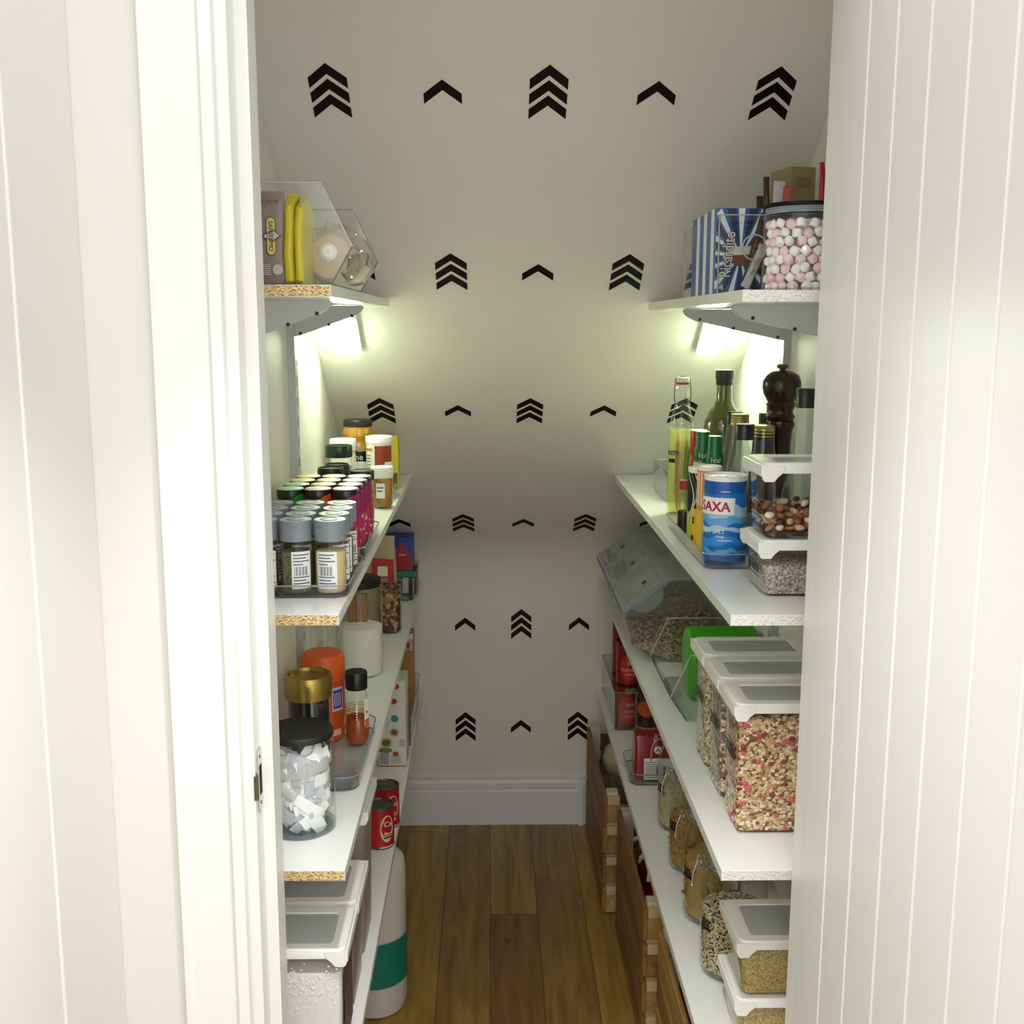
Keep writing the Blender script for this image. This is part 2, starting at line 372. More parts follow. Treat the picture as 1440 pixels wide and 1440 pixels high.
# door leaf standing open at a right angle: tongue-and-groove boards as parts
dz0, dz1 = .005, H+.53
b = B(); b.box(.489, .78, dz0, .518, 1.597, dz1)
dl = struct(b, 'door_1', white)
ys = [1.597, 1.470, 1.368, 1.263, 1.158, 1.053, .948, .843, .78]
for i in range(len(ys)-1):
    y1, y0 = ys[i], ys[i+1]
    bb = B(); bb.prism([(.4888, y0), (.4888, y1), (.4855, y1), (.480, y1-.0042), (.480, y0+.0042), (.4855, y0)], dz0, dz1, 'z'); bb.done('board', M('door_leaf_paint', 'DCDCDA', .35), dl)

# ================================================================== LED lamps on the soffit
led = glow('led_cover', (.87, 1.0, .69, 1), 31)
def led_lamp(X, Y, label):
    zc = 2.11-.75*Y
    t = thing('led_light', label, 'light', (X, Y, H+zc), 0, 'stick-on LED lights')
    t.rotation_euler = (-math.atan(.75), 0, 0)     # local y runs down the soffit, -z faces the room
    b = B(); b.rr([(-.0005, .070, .154, .015), (-.014, .069, .153, .015), (-.0155, .067, .151, .014)]); b.done('housing', M('white_led_housing', 'F0F0E8', .4), t)
    b = B(); b.rr([(-.0157, .064, .148, .014), (-.019, .063, .147, .014), (-.022, .056, .140, .014), (-.023, .044, .128, .012)]); b.done('diffuser', led, t)
led_lamp(-.362, 2.835, 'glowing LED light on the soffit under the left top shelf')
led_lamp(.566, 2.835, 'glowing LED light on the soffit under the right top shelf')

# ================================================================== SHELVES
XSL, XSR = -.244, .388
def shelf(side, zc, yf, yb, label):
    x0, x1 = (XL+.0005, XSL) if side < 0 else (XSR, XR-.0005)
    t = thing('shelf', label, 'shelf', (0, 0, H+zc))
    e = .0012
    b = B(); b.box(x0, yf+e, -.018, x1, yb, 0); 
    ex = XSL if side < 0 else XSR
    b.done('board', lam, t)
    b = B(); b.box(ex-(0 if side < 0 else e), yf, -.018, ex+(e if side < 0 else 0), yb, 0); b.done('edge_strip', lamedge, t)
    b = B(); b.box(x0, yf, -.0172, x1-(0 if side < 0 else 0), yf+e, -.0008)
    b.done('chipboard_end', chip if side < 0 else chipw, t, label='raw speckled chipboard end' if side < 0 else 'white rough cut end')
    return t
sl = {-1: 'left', 1: 'right'}
shelf(-1, ZL1, 1.73, SLY(ZL1)-.002, 'topmost white shelf on the left, with raw chipboard end, holding the clear bin')
shelf(-1, Z2, 1.73, SLY(Z2)-.002, 'second white shelf from the top on the left, holding the spice jars')
shelf(-1, Z3, 1.73, D-.016, 'third white shelf from the top on the left, holding the black-lidded jar and honey')
shelf(-1, Z4, 1.73, D-.001, 'lowest white shelf on the left, holding white-lidded boxes and red cans')
shelf(1, ZR1, 1.72, SLY(ZR1)-.002, 'topmost white shelf on the right, holding the marshmallow jar')
shelf(1, Z2, 1.72, SLY(Z2)-.002, 'second white shelf from the top on the right, holding bottles and salt')
shelf(1, Z3, 1.72, D-.016, 'third white shelf from the top on the right, holding the granola boxes')
shelf(1, Z4, 1.72, D-.001, 'lowest white shelf on the right, holding clip-top jars and red cans')
# slotted uprights and the brackets hooked in them
for side in (-1, 1):
    for Y in (1.985, 2.485):
        X = XL if side < 0 else XR
        t = thing('slotted_upright', 'white slotted steel upright on the %s wall, %s one' % (sl[side], 'nearer' if Y < 2 else 'farther'), 'upright', (X, Y, 0))
        q = -side
        b = B(); b.box(min(0, q*.014), -.015, .62, max(0, q*.014), .015, H+.10); b.box(min(q*.014, q*.0165), -.017, .62, max(q*.014, q*.0165), .017, H+.10); b.done('rail', metalw, t)
        b = B()
        for k in range(26):
            zz = .66+k*.045
            b.box(min(q*.0163, q*.0167), -.008, zz, max(q*.0163, q*.0167), -.005, zz+.02); b.box(min(q*.0163, q*.0167), .005, zz, max(q*.0163, q*.0167), .008, zz+.02)
        b.done('slots', M('dark_slot', '1A1A1A', .8), t, kind='stuff')
for side in (-1, 1):
    zs = ZL1 if side < 0 else ZR1
    for Y in (1.985, 2.485):
        X = XL+.0167 if side < 0 else XR-.0167; q = -side; ln = .150 if side < 0 else .222
        t = thing('shelf_bracket', 'white steel bracket under the %s top shelf, %s one' % (sl[side], 'nearer' if Y < 2 else 'farther'), 'bracket', (X, Y, H+zs-.018))
        hb = .068
        prof = [(0, -.0005), (ln-.004, -.0005), (ln, -.004), (ln-.002, -.010), (ln-.012, -.019), (ln-.03, -.027), (.01, -hb+.002), (0, -hb)]
        b = B(); b.prism([(q*u, v) for u, v in prof], -.010, -.006, 'y'); b.prism([(q*u, v) for u, v in prof], .006, .010, 'y')
        b.prism([(q*u, v) for u, v in [(ln-.004, -.0005), (ln, -.004), (ln-.012, -.012), (.01, -.012), (.0, -.0005)]], -.006, .006, 'y')
        b.done('arm', metalw, t)
        b = B()  # dark discs stand for the bracket's screw holes, their shade put into the colour
        for u, v in ((.012, -hb+.003), (ln*.5, -.046), (ln*.84, -.027)):
            b.lathe([(.0035, -.0112), (.0035, -.0095)], q*u, 0, 0, 10, axis='y')
        b.v = [(x, y, zz) for x, y, zz in b.v]
        for i in range(len(b.v)):
            pass
        k = 0
        for u, v in ((.012, -hb+.003), (ln*.5, -.046), (ln*.84, -.027)):
            for j in range(20): x, y, zz = b.v[k]; b.v[k] = (x, y, zz+v+.004); k += 1
        b.done('screw_holes', M('dark_screw_hole', '2A2A2C', .4), t)

# ================================================================== BUILDERS OF THE STORES
def jar_label(b, R, z0, z1, a0, a1, mi_ink=1, bars=True, cx=0, cy=0):
    b.patch(R, a0, a1, z0, z1, 0, 10, cx, cy)
    h = z1-z0; k = 0; z = z1-h*.10
    while z > z0+h*.12:
        if bars and .35 < (z-z0)/h < .62:
            for j in range(9):
                aa = a0+(a1-a0)*(.14+.075*j); b.patch(R+.0006, aa, aa+(a1-a0)*(.02+.02*(j % 2)), z0+h*.36, z0+h*.6, mi_ink, 1, cx, cy)
            z = z0+h*.30; bars = False; continue
        e = [.86, .7, .9, .55][k % 4]; b.patch(R+.0006, a0+(a1-a0)*.08, a0+(a1-a0)*e, z, z+h*.028, mi_ink, 5, cx, cy); z -= h*.085; k += 1
def spice_jar(label, cont, capm, r=.0265, h=.1275, group=None, flip=True, rotl=0, loc=(0, 0, 0)):
    t = thing('spice_jar', label, 'spice jar', loc, 0, group)
    hb = h*.72
    b = B(); b.lathe([(r*.9, 0), (r, .004), (r, hb*.86), (r*.93, hb*.94), (r*.86, hb*.97), (r*.86, hb)], seg=24); b.done('glass_body', glass, t)
    b = B(); b.lathe([(r*.86, .003), (r*.93, .006), (r*.975, .009), (r*.975, hb*.76), (r*.93, hb*.80), (r*.2, hb*.82)], seg=20); b.done('contents', cont, t)
    b = B(); b.lathe([(r*.99, hb), (r*1.03, hb+.0006), (r*1.03, h-.0008), (r*1.0, h)], seg=32)
    if flip:
        b.lathe([(r*.62, h-.0002), (r*.6, h+.0012), (r*.5, h+.0014), (r*.46, h+.0003)], seg=24)
        b.box(-r*.3, -r*1.09, h-.010, r*.3, -r*.9, h-.006, bev=.001)
    b.done('cap', capm, t)
    b = B(); jar_label(b, r+.0005, hb*.12, hb*.82, -.15+rotl, 1.15+rotl); b.done('label', [paper, ink], t)
    return t

grey = M('grey_cap_plastic', '868D95', .38)
conts = [speck('dried_herbs', ['6E7242', '8A8550', '565A34', '9B9562', '4A4B2C'], 700), M('onion_powder', 'D9C28C', .9, bump=.3, bscale=400), speck('chilli_flakes', ['8A4A1E', 'A8652A', '6A3416', 'C08A40'], 600),
         speck('pepper_mix', ['8C8268', 'BFB694', '4B4538', 'D8D0B4'], 500), M('ginger_powder', 'C9A870', .9, bump=.3, bscale=400), speck('cumin', ['7A6540', '968052', '5E4C2E'], 650)]
Y1 = 1.872; px_ = .0585
row_l = ['front', 'second', 'third', 'fourth']; col_l = ['beside the door jamb', 'in the middle column', 'nearest the shelf edge']
base = None
for rI in range(4):
    for cI in range(3):
        k = (rI*3+cI*2+1) % len(conts)
        if rI == 0: k = [2, 0, 1][cI]
        x = -.2740-px_*(2-cI)-.0012*rI; y = Y1+rI*.0605
        lb = 'grey-capped glass spice jar, %s row, %s' % (row_l[rI], col_l[cI])
        if base is None:
            base = spice_jar(lb, conts[k], grey, loc=(x, y, H+Z2+.0035), group='grey-capped spice jars'); bk = kids(base)
        else:
            o = copy_thing(base, (x, y, H+Z2+.0035), lb, kidlist=bk); o.rotation_euler = (0, 0, -.62 if cI == 2 and rI == 0 else [.0, .35, -.3, .15][(rI+cI) % 4]*(rI > 0))
            retint(o, 'contents', conts[k])
def tray(name, label, x0, x1, y0, y1, h, zc, mat=None, cat='tray', group=None, rad=.02):
    mat = mat or tray_m
    cx, cy, wd, dp = (x0+x1)/2, (y0+y1)/2, x1-x0, y1-y0
    t = thing(name, label, cat, (cx, cy, H+zc), 0, group)
    b = B(); b.rr([(.0002, wd-.008, dp-.008, rad), (.003, wd-.003, dp-.003, rad), (h-.003, wd, dp, rad), (h, wd+.002, dp+.002, rad), (h, wd-.002, dp-.002, rad), (.0032, wd-.006, dp-.006, rad)], cap1=True)
    b.done('tray_body', mat, t)
    ring = []
    b = B(); 
    rg = B(); rg.rr([(0, wd+.001, dp+.001, rad)], cap0=False, cap1=False); pts = rg.v+[rg.v[0]]
    b.tube([(x, y, h) for x, y, z in pts], .0013, seg=6); b.done('rim', M('tray_rim_grey', '8E929C', .15), t)
    b = B(); rg = B(); rg.rr([(0, wd-.006, dp-.006, rad)], cap0=False, cap1=False); pts = rg.v+[rg.v[0]]
    b.tube([(x, y, .003) for x, y, z in pts], .0012, seg=6); b.done('foot_edge', M('tray_rim_dark', '4C505E', .15), t)
    return t
tray('shelf_tray', 'clear shallow tray under the grey-capped spice jars, nearest tray on its shelf', XL+.008, -.2415, 1.836, 2.090, .022, Z2)
tray('shelf_tray', 'clear shallow tray under the green, orange and magenta spice jars', XL+.008, -.2445, 2.115, 2.42, .030, Z2)
# coloured-sleeve spice jars
sleeves = [[('green', '1E8A2A', '9CC99A')]*2+[('yellow', 'D8B33A', 'E8D090')]*2, [('orange', 'C95A1E', 'E8D3B0')]*4, [('magenta', '9A1560', 'D8C3D2')]*4]
gl_ = ['green-sleeved', 'orange-sleeved', 'magenta-sleeved']
def sleeve_jar(label, loc, body, lid, cont, mag):
    r, h = .0264, .138
    t = thing('spice_jar', label, 'spice jar', loc, 0, 'colour-sleeved spice jars')
    b = B(); b.lathe([(r*.9, 0), (r, .004), (r, h*.80), (r*.96, h*.84)], seg=26); b.done('glass_body', glass, t)
    b = B(); b.lathe([(r*.86, .003), (r*.94, .006), (r*.94, h*.66), (r*.3, h*.70)], seg=20); b.done('contents', cont, t)
    b = B(); rings = []
    n = 32
    for z, rr_ in ((0, r*1.012), (h*.95, r*1.0), ):
        rings.append([(rr_*cos(2*pi*i/n), rr_*sin(2*pi*i/n), (h*.56+.006*sin(2*pi*i/n*2+1)) if z == 0 else z) for i in range(n)])
    b.loft(rings, 0, True, False, True); b.done('sleeve', M('sleeve_'+body[0], body[1], .3), t)
    b = B()
    rings = [[(r*1.03*cos(2*pi*i/n), r*1.03*sin(2*pi*i/n), h*.905+.006*sin(2*pi*i/n*2+2.2)) for i in range(n)], [(r*1.03*cos(2*pi*i/n), r*1.03*sin(2*pi*i/n), h-.002) for i in range(n)], [(r*.97*cos(2*pi*i/n), r*.97*sin(2*pi*i/n), h) for i in range(n)]]
    b.loft(rings, 0, True, False, True); b.done('band', M('dark_maroon_band', '1C0C10', .3), t)
    b = B(); b.lathe([(r*.95, h), (r*.95, h+.0012), (r*.90, h+.0016)], seg=26); b.done('lid_top', M('lidtop_'+body[0], body[2], .45), t)
    if mag:
        b = B(); R = r+.0006
        b.patch(R, -.2, 1.9, h*.14, h*.60, 0, 12)
        for q_ in range(26):
            a = random.uniform(-.15, 1.8); z = random.uniform(h*.16, h*.56); b.patch(R+.0003+q_*.00002, a, a+random.uniform(.1, .3), z, z+random.uniform(.003, .009), random.choice([1, 1, 2, 3]), 2)
        b.done('label', [M('magenta_print', 'B5246E', .4), M('red_print', 'B82424', .4), M('cream_print', 'E3C9A0', .4), M('orange_print', 'C9602A', .4)], t)
        b = B(); b.text('MASALA', lambda u, v: ((R+.0015)*sin(u/R+.95), -(R+.0015)*cos(u/R+.95), h*.36+v), .011, sx=.8) if False else b.patch(R+.0012, .5, .9, h*.34, h*.37, 0, 4); b.done('lettering', paper, t)
    return t
for rI in range(4):
    for cI in range(3):
        y = 2.156+rI*.0600; x = -.2830-.0538*(2-cI)+.002*rI
        q = sleeves[cI][rI]
        lb = '%s glass spice jar with dark lid band, %s row of its tray' % (q[0]+'-sleeved', ['front', 'second', 'third', 'rear'][rI])
        sleeve_jar(lb, (x, y, H+Z2+.0035), q, q[2], conts[(rI+cI*2) % 6], cI == 2)

def lidjar(name, label, cat, loc, r, h, lidr, lidh, lidm, bodym, cont=None, fill=.8, group=None, neck=.9, labelspec=None, knurl=False, taper=1.0, dome=0):
    """jar: glass body, contents, turned lid"""
    t = thing(name, label, cat, loc, 0, group); hb = h-lidh
    b = B(); b.lathe([(r*.9*taper, 0), (r*.99*taper, .004), (r*taper, .012), (r, hb*.84), (r*.96, hb*.92), (r*neck, hb*.96), (r*neck, hb)], seg=36); b.done('body', bodym, t)
    if cont:
        b = B(); ft = hb*fill; b.lathe([(r*.85*taper, .004), (r*.95*taper, .010), (r*.955, min(ft, hb*.84)), (min(r*.94, r*.94), ft), (r*.3, ft+r*.03), (.001, ft+r*.04)], seg=32); b.done('contents', cont, t)
    b = B(); pr = [(lidr*.97, hb-.001), (lidr, hb+.002)]
    n = 3 if knurl else 0
    for i in range(n): pr += [(lidr*1.0, hb+lidh*(.15+.16*i)), (lidr*.97, hb+lidh*(.22+.16*i)), (lidr, hb+lidh*(.29+.16*i))]
    pr += [(lidr, h-lidh*.12), (lidr*.95, h), (lidr*.86, h), (lidr*.84, h-lidh*.08), (.001, h-lidh*.06+dome)]
    b.lathe(pr, seg=36); b.done('lid', lidm, t)
    return t
# black-lidded, white-lidded and other spices farther along the second left shelf
def place(xc, yb, w, yt, zc): X, Y, r, h = cyl(xc, yb, w, yt, zc); return (X, Y, H+zc), r, h
def at_y(xc, Y, w, yt, zc):
    X, z = ony(xc, yt, Y); Zc = Vector((X, Y, z)).dot(CW); return (X, Y, H+zc), w/2*Zc/F, z-zc
tz = .0035
for (xc, Y, w_, yt, lb) in [(465, 2.52, 36, 657, 'short jar with plain black lid, behind the yellow-topped spice jar'), (474, 2.62, 33, 652, 'small jar with black lid, just behind another black-lidded jar')]:
    loc, r, h = at_y(xc, Y, w_, yt, Z2); lidjar('spice_jar', lb, 'spice jar', loc, r, h, r*1.03, .045, blackp, glass, conts[5], .8)
loc, r, h = at_y(509, 2.50, 33, 661, Z2); lidjar('spice_jar', 'black-lidded glass spice jar between magenta jars and the golden spice jar', 'spice jar', loc, r, h, r*1.03, .020, blackp, glass, conts[3], .8)
loc, r, h = place(538, 716, 29, 656, Z2)
t = lidjar('spice_jar', 'golden spice jar with glossy white lid and small white label', 'spice jar', loc, r, h, r*1.12, .026, M('white_plastic', 'EDEFEA', .3), glass, M('golden_spice', 'A87A2E', .85, bump=.4, bscale=300), .9)
b = B(); b.patch(r+.0006, -.5, .35, h*.26, h*.62, 0); b.patch(r+.0009, -.4, .2, h*.50, h*.53, 1); b.patch(r+.0009, -.4, .1, h*.42, h*.45, 1); b.patch(r+.0006, .42, .8, h*.30, h*.80, 2); b.patch(r+.0006, -.3, .6, h*.68, h*.76, 2); b.done('label', [paper, ink, M('ochre_print', 'B88A2A', .5)], t)
tray('shelf_tray', 'clear shallow tray under the white can and yellow box, farthest tray on its shelf', XL+.008, -.262, 2.85, 3.16, .030, Z2)
# white can with rusty picture
loc, r, h = at_y(533, 2.93, 37, 615, Z2); loc = (loc[0], loc[1], H+Z2+tz)
t = thing('spice_can', 'tall white spice tub with rust-red picture, beside the yellow box', 'tub', loc)
b = B(); b.lathe([(r*.97, 0), (r, .002), (r, h-.016)], seg=32); b.done('tub_body', M('white_card_tub', 'E9E6DA', .4), t)
b = B(); b.lathe([(r*1.03, h-.016), (r*1.04, h-.002), (r*1.0, h), (r*.9, h-.001), (r*.88, h-.003), (.001, h-.003)], seg=32); b.done('lid', M('white_plastic', 'EDEFEA', .3), t)
b = B(); b.patch(r+.0006, -.25, 1.2, h*.38, h*.86, 0); b.patch(r+.0009, .5, 1.2, h*.36, h*.60, 2); b.patch(r+.0006, -1.2, -.45, h*.78, h*.82, 1); b.patch(r+.0006, .55, 1.3, h*.10, h*.33, 0)
for k in range(7): b.patch(r+.0006, -1.1, -.6, h*(.70-.05*k), h*(.712-.05*k), 3, 3)
b.done('label', [M('rust_picture', 'A03A12', .5, var=.5), M('ochre_print', 'B88A2A', .5), paper, ink], t)
# yellow box
X1, Yb = onz(562, 684, Z2); zt = ony(557, 612, Yb)[1]
t = thing('spice_box', 'bright yellow carton standing behind the white spice tub', 'box', (X1-.036, Yb-.022, H+Z2+tz))
hh = zt-Z2-tz; b = B(); b.box(-.036, -.0215, 0, .036, .0225, hh, bev=.0012); b.done('carton', M('yellow_card', 'D9CC12', .4), t)
b = B(); b.box(.0, -.0222, .012, .034, -.0214, .042); b.done('panel_print', M('olive_print', '6A6410', .5), t)
# green-lidded jar, white-lidded jar, peanut butter jar, little glass lid
loc, r, h = at_y(476, 2.74, 38, 626, Z2)
t = lidjar('glass_jar', 'square-shouldered glass jar with dark green metal lid and pinkish label', 'jar', loc, r, h, r*1.02, .028, M('dark_green_metal_lid', '36463C', .3, .6), glass, M('pale_powder', 'C8D2C0', .9), .82)
b = B(); b.patch(r+.0006, -.1, 1.1, h*.25, h*.7, 0); b.patch(r+.0006, -1.2, -.2, h*.25, h*.7, 1); b.done('label', [M('pinkish_picture', 'A87A5C', .5, var=.4), M('pale_mint_label', 'C4D4C4', .5)], t)
loc, r, h = at_y(482, 2.93, 37, 617, Z2); lidjar('glass_jar', 'jar with plain white lid, half hidden behind the green-lidded jar', 'jar', loc, r, h, r*1.03, .03, M('white_plastic', 'EDEFEA', .3), M('white_card_tub', 'E9E6DA', .4))
loc, r, h = at_y(503, 3.00, 41, 590, Z2)
t = thing('nut_butter_jar', 'tallest jar, amber nut butter under a dark lid, black label reading ne', 'jar', loc)
b = B(); b.lathe([(r*.9, 0), (r, .006), (r, h*.62), (r, h*.68), (r*.93, h*.71), (r*.93, h*.73), (r*1.03, h*.78), (r*1.04, h*.84), (r*.96, h*.90), (r*.9, h*.925)], seg=32); b.done('body', M('nut_butter', 'B88418', .12, coat=1, var=.15), t)
b = B(); b.lathe([(r*.97, h*.915), (r*.99, h*.92), (r*.99, h-.003), (r*.94, h), (r*.3, h-.001)], seg=32); b.done('lid', M('dark_brown_lid', '251E1A', .35), t)
b = B(); b.patch(r+.0006, -1.4, 1.4, h*.16, h*.67, 2, 20); b.patch(r+.001, -.75, 1.3, h*.18, h*.60, 0, 14)
R = r+.0016; b.text('ne', lambda u, v: (R*sin(u/R+.16), -R*cos(u/R+.16), h*.49+v), .023, 1)
b.done('label', [M('black_print', '120C0C', .4), paper, M('tan_label', 'B39868', .5)], t)
loc, r, h = at_y(506, 2.70, 20, 650, Z2); lidjar('spice_jar', 'small clear-stoppered jar in front of the nut butter jar', 'spice jar', loc, r, h, r*.9, .03, clear('frosted_stopper', 'E8E8E4', .1, 1, haze=.45), glass, conts[3], .6)

# ---- left top shelf: slanted clear bin with packets
def angled_bin(name, label, xw, xb, xl, xt, ya, yb2, zl, zt_, zc, group=None):
    """clear bin: wall side x, base x, protruding lip x, top x; lip height, top height; runs along Y"""
    t = thing(name, label, 'bin', ((xw+xb)/2, (ya+yb2)/2, H+zc), 0, group); ox, oy = (xw+xb)/2, (ya+yb2)/2
    th = .0022*(1 if xl > xw else -1); e = .0022
    prof = [(xw, .0002), (xb, .0002), (xl, zl), (xt, zt_), (xw, zt_)]
    pr = [(u-ox, v) for u, v in prof]
    b = B(); b.prism(pr, ya-oy, ya-oy+e, 'y'); b.done('end_panel', acryl, t)
    b = B(); b.prism(pr, yb2-oy-e, yb2-oy, 'y'); b.done('end_panel', acryl, t)
    b = B(); b.prism([(xw-ox, .0002), (xb-ox, .0002), (xb-ox, .0024), (xw-ox, .0024)], ya-oy+e, yb2-oy-e, 'y'); b.done('bottom', acryl, t)
    b = B(); b.prism([(xb-ox, .0024), (xl-ox, zl), (xl-th-ox, zl), (xb-th-ox, .0024)], ya-oy+e, yb2-oy-e, 'y'); b.done('front_panel', acryl, t)
    b = B(); b.prism([(xw-ox, .0024), (xw-ox, zt_), (xw+th-ox, zt_), (xw+th-ox, .0024)], ya-oy+e, yb2-oy-e, 'y'); b.done('back_panel', acryl, t)
    em = M('acrylic_edge', 'A9B2AC', .1); dk = M('acrylic_edge_dark', '5A605C', .1)
    b = B()
    for y in (ya-oy+.001, yb2-oy-.001):
        b.tube([(pr[4][0], y, zt_), (pr[3][0], y, zt_), (pr[2][0], y, zl)], .0015, 0, 6); b.tube([(pr[2][0], y, zl), (pr[1][0], y, .002)], .0012, 1, 6)
    b.tube([(pr[2][0], ya-oy, zl), (pr[2][0], yb2-oy, zl)], .0012, 1, 6); b.tube([(pr[1][0], ya-oy, .002), (pr[1][0], yb2-oy, .002)], .0011, 1, 6)
    b.done('polished_edges', [em, dk], t)
    return t
ya = 1.765
xb_ = -.2465; xl_, zl_ = ony(495, 347, ya); xt_, zt_ = ony(451, 257, ya)
angled_bin('clear_bin', 'clear slant-fronted bin of packets on the left top shelf', XL+.006, xb_, xl_, xt_, ya, 2.17, zl_-ZL1, zt_-ZL1, ZL1)
# taupe packet with its yellow badge
def packet(name, label, cat, loc, wd, dp, h, mat, rz=0, seed=0, pinch=.35, amp=.004, group=None, tilt=None):
    t = thing(name, label, cat, loc, rz, group)
    if tilt: t.rotation_euler = tilt
    b = B(); b.rr([(0, wd*.9, dp*.8, .004), (h*.04, wd, dp, .008), (h*.3, wd, dp*1.02, .01), (h*.6, wd*1.0, dp*1.0, .01), (h*.85, wd*.99, dp*.8, .008), (h*.94, wd*.98, dp*pinch, .003), (h, wd, dp*.10, .001)], n=5)
    b.shake(amp, 30, seed); b.done('wrapper', mat, t); return t
xa, za = ony(362, 396, 1.785); xb2, _ = ony(402, 396, 1.785); zt2 = ony(380, 267, 1.785)[1]
hh = zt2-ZL1-.003; wd = xb2-XL-.012; xm = (xb2+XL+.012)/2
t = packet('snack_packet', 'taupe foil packet with upside-down print and yellow badge', 'packet', (xm, 1.80, H+ZL1+.0028), wd, .024, hh, M('taupe_foil', '8F7C76', .35, var=.1), seed=1, amp=.0015)
t2 = B(); s = 1; yy = -.0150
cxp = ony(381, 330, 1.785)[0]-xm; czp = ony(381, 332, 1.785)[1]-ZL1-.003
def capsule(cx, cz, w_, h_, n=10): 
    pts = []
    for i in range(n+1): a = pi*i/n; pts.append((cx+w_/2*cos(a), cz+h_/2-w_/2+w_/2*sin(a)))
    for i in range(n+1): a = pi+pi*i/n; pts.append((cx+w_/2*cos(a), cz-h_/2+w_/2+w_/2*sin(a)))
    return pts
t2.prism(capsule(cxp, czp, .0145, .058), yy, yy+.001, 'y', 2); t2.prism(capsule(cxp, czp, .0125, .056), yy-.0006, yy, 'y', 0)
t2.prism([(cxp-.006, czp+.004), (cxp+.004, czp+.010), (cxp+.016, czp+.001), (cxp+.004, czp-.008), (cxp-.006, czp-.004)], yy-.0008, yy, 'y', 2)
t2.prism([(cxp-.006, czp+.003), (cxp+.004, czp+.008), (cxp+.0135, czp+.001), (cxp+.004, czp-.006), (cxp-.006, czp-.003)], yy-.001, yy, 'y', 1)
t2.prism([(cxp-.014, czp), (cxp-.008, czp+.006), (cxp-.0055, czp), (cxp-.008, czp-.006)], yy-.0008, yy, 'y', 2); t2.prism([(cxp-.012, czp), (cxp-.008, czp+.0035), (cxp-.0065, czp), (cxp-.008, czp-.0035)], yy-.001, yy, 'y', 1)
t2.text('SANISSIMO', lambda u, v: (cxp-.0035+v, yy-.0016, czp-u), .0105, 3, .90)
t2.text('08 MAR 2022', lambda u, v: (cxp-.004-u, yy-.0008, hh*.895-v), .0060, 3); t2.text('C', lambda u, v: (cxp-.018+u, yy-.0006, czp+.012+v), .016, 3, .7)
for k in range(6): t2.box(cxp-.02, yy-.0008, .014+k*.003, cxp-.002, yy, .0155+k*.003, 1)
t2.lathe([(.008, yy-.0008), (.0081, yy)], cxp+.009, 0, 1, 18, axis='y'); 
for i in range(36): x, y, z = t2.v[-36+i]; t2.v[-36+i] = (x, y, z+.022)
t2.done('print', [M('badge_yellow', 'E6CF6A', .5), M('pale_print', 'C9C0BA', .5), M('badge_dark_edge', '3A2A22', .5), M('black_print', '120C0C', .4)], t)
xa, _ = ony(399, 330, 1.80); xb2, _ = ony(426, 330, 1.80); zt2 = ony(410, 268, 1.80)[1]
yel = M('yellow_foil', 'D6C411', .3)
t = packet('snack_packet', 'crumpled yellow foil packet standing edge-on beside the taupe one', 'packet', (xa+.010, 1.845, H+ZL1+.003), .016, .125, zt2-ZL1-.004, yel, seed=4, amp=.003, pinch=.3)
t = packet('snack_packet', 'second yellow foil packet, leaning right of the first yellow one', 'packet', (xb2-.004, 1.850, H+ZL1+.003), .013, .150, zt2-ZL1-.010, yel, seed=9, amp=.003, pinch=.3)
# cellophane bag with round rolls, twisted end facing out
film = clear('crinkled_film', 'FDFBF8', .12, 1.4, haze=.26, hazecol='EFE2D0')
xc_, zc_ = ony(461, 347, 1.86)
t = thing('bread_bag', 'see-through film bag of pale round breads with gathered end', 'bag', (xc_+.004, 1.86, H+ZL1+.0045+.051))
b = B(); rings = []
for k, (rr_, y) in enumerate([(.004, -.060), (.009, -.052), (.007, -.045), (.020, -.036), (.036, -.028), (.044, -.012), (.046, .02), (.046, .10), (.045, .20), (.030, .225), (.006, .235)]):
    ring = []
    for i in range(48):
        a = 2*pi*i/48; q_ = rr_*(1+(.10*sin(a*12)+.05*sin(a*19+1)) * (1 if k < 6 else .25)); ring.append((q_*cos(a)*1.12, y+.030, q_*sin(a)*1.10))
    rings.append(ring)
b.loft(rings, 0, True); b.shake(.002, 40, 3); b.done('film', film, t)
b = B(); b.lathe([(.008, -.028), (.014, -.02), (.008, -.014)], 0, 0, 0, 14, axis='y'); b.done('gathered_knot', M('white_film_knot', 'E8E4E0', .4), t)
for k in range(5):
    tt = thing('flatbread', 'pale round flatbread inside the film bag', 'bread', (xc_+.002*(k % 2), 1.90+k*.036, H+ZL1+.0045+.045), 0, 'round breads in the film bag')
    b = B(); b.lathe([(.010, -.016), (.034, -.014), (.039, -.004), (.039, .006), (.034, .014), (.01, .016)], 0, 0, 0, 24, axis='y'); b.shake(.002, 50, k); b.done('crust', M('pale_crust', 'CDB694', .8, var=.15), tt)
packet('bread_bag', 'second clear bag of buns at the far end of the left bin', 'bag', (-.315, 2.135, H+ZL1+.003), .10, .05, .08, film, seed=6, amp=.006)
for k in range(2):
    tt = thing('bun', 'golden bun in the far clear bag', 'bun', (-.275+.002*k, 2.10+.03*k, H+ZL1+.028+.045*k), 0, 'buns in the far clear bag')
    b = B(); b.sphere((0, 0, 0), .028, 0, 14, 8, (1, .8, .8)); b.done('bun_crust', M('bun_crust', 'C9A564', .6, var=.15), tt)

# ================================================================== LEFT, THIRD SHELF
whitep = M('white_lid_plastic', 'F1F1EC', .32, sub=.0)
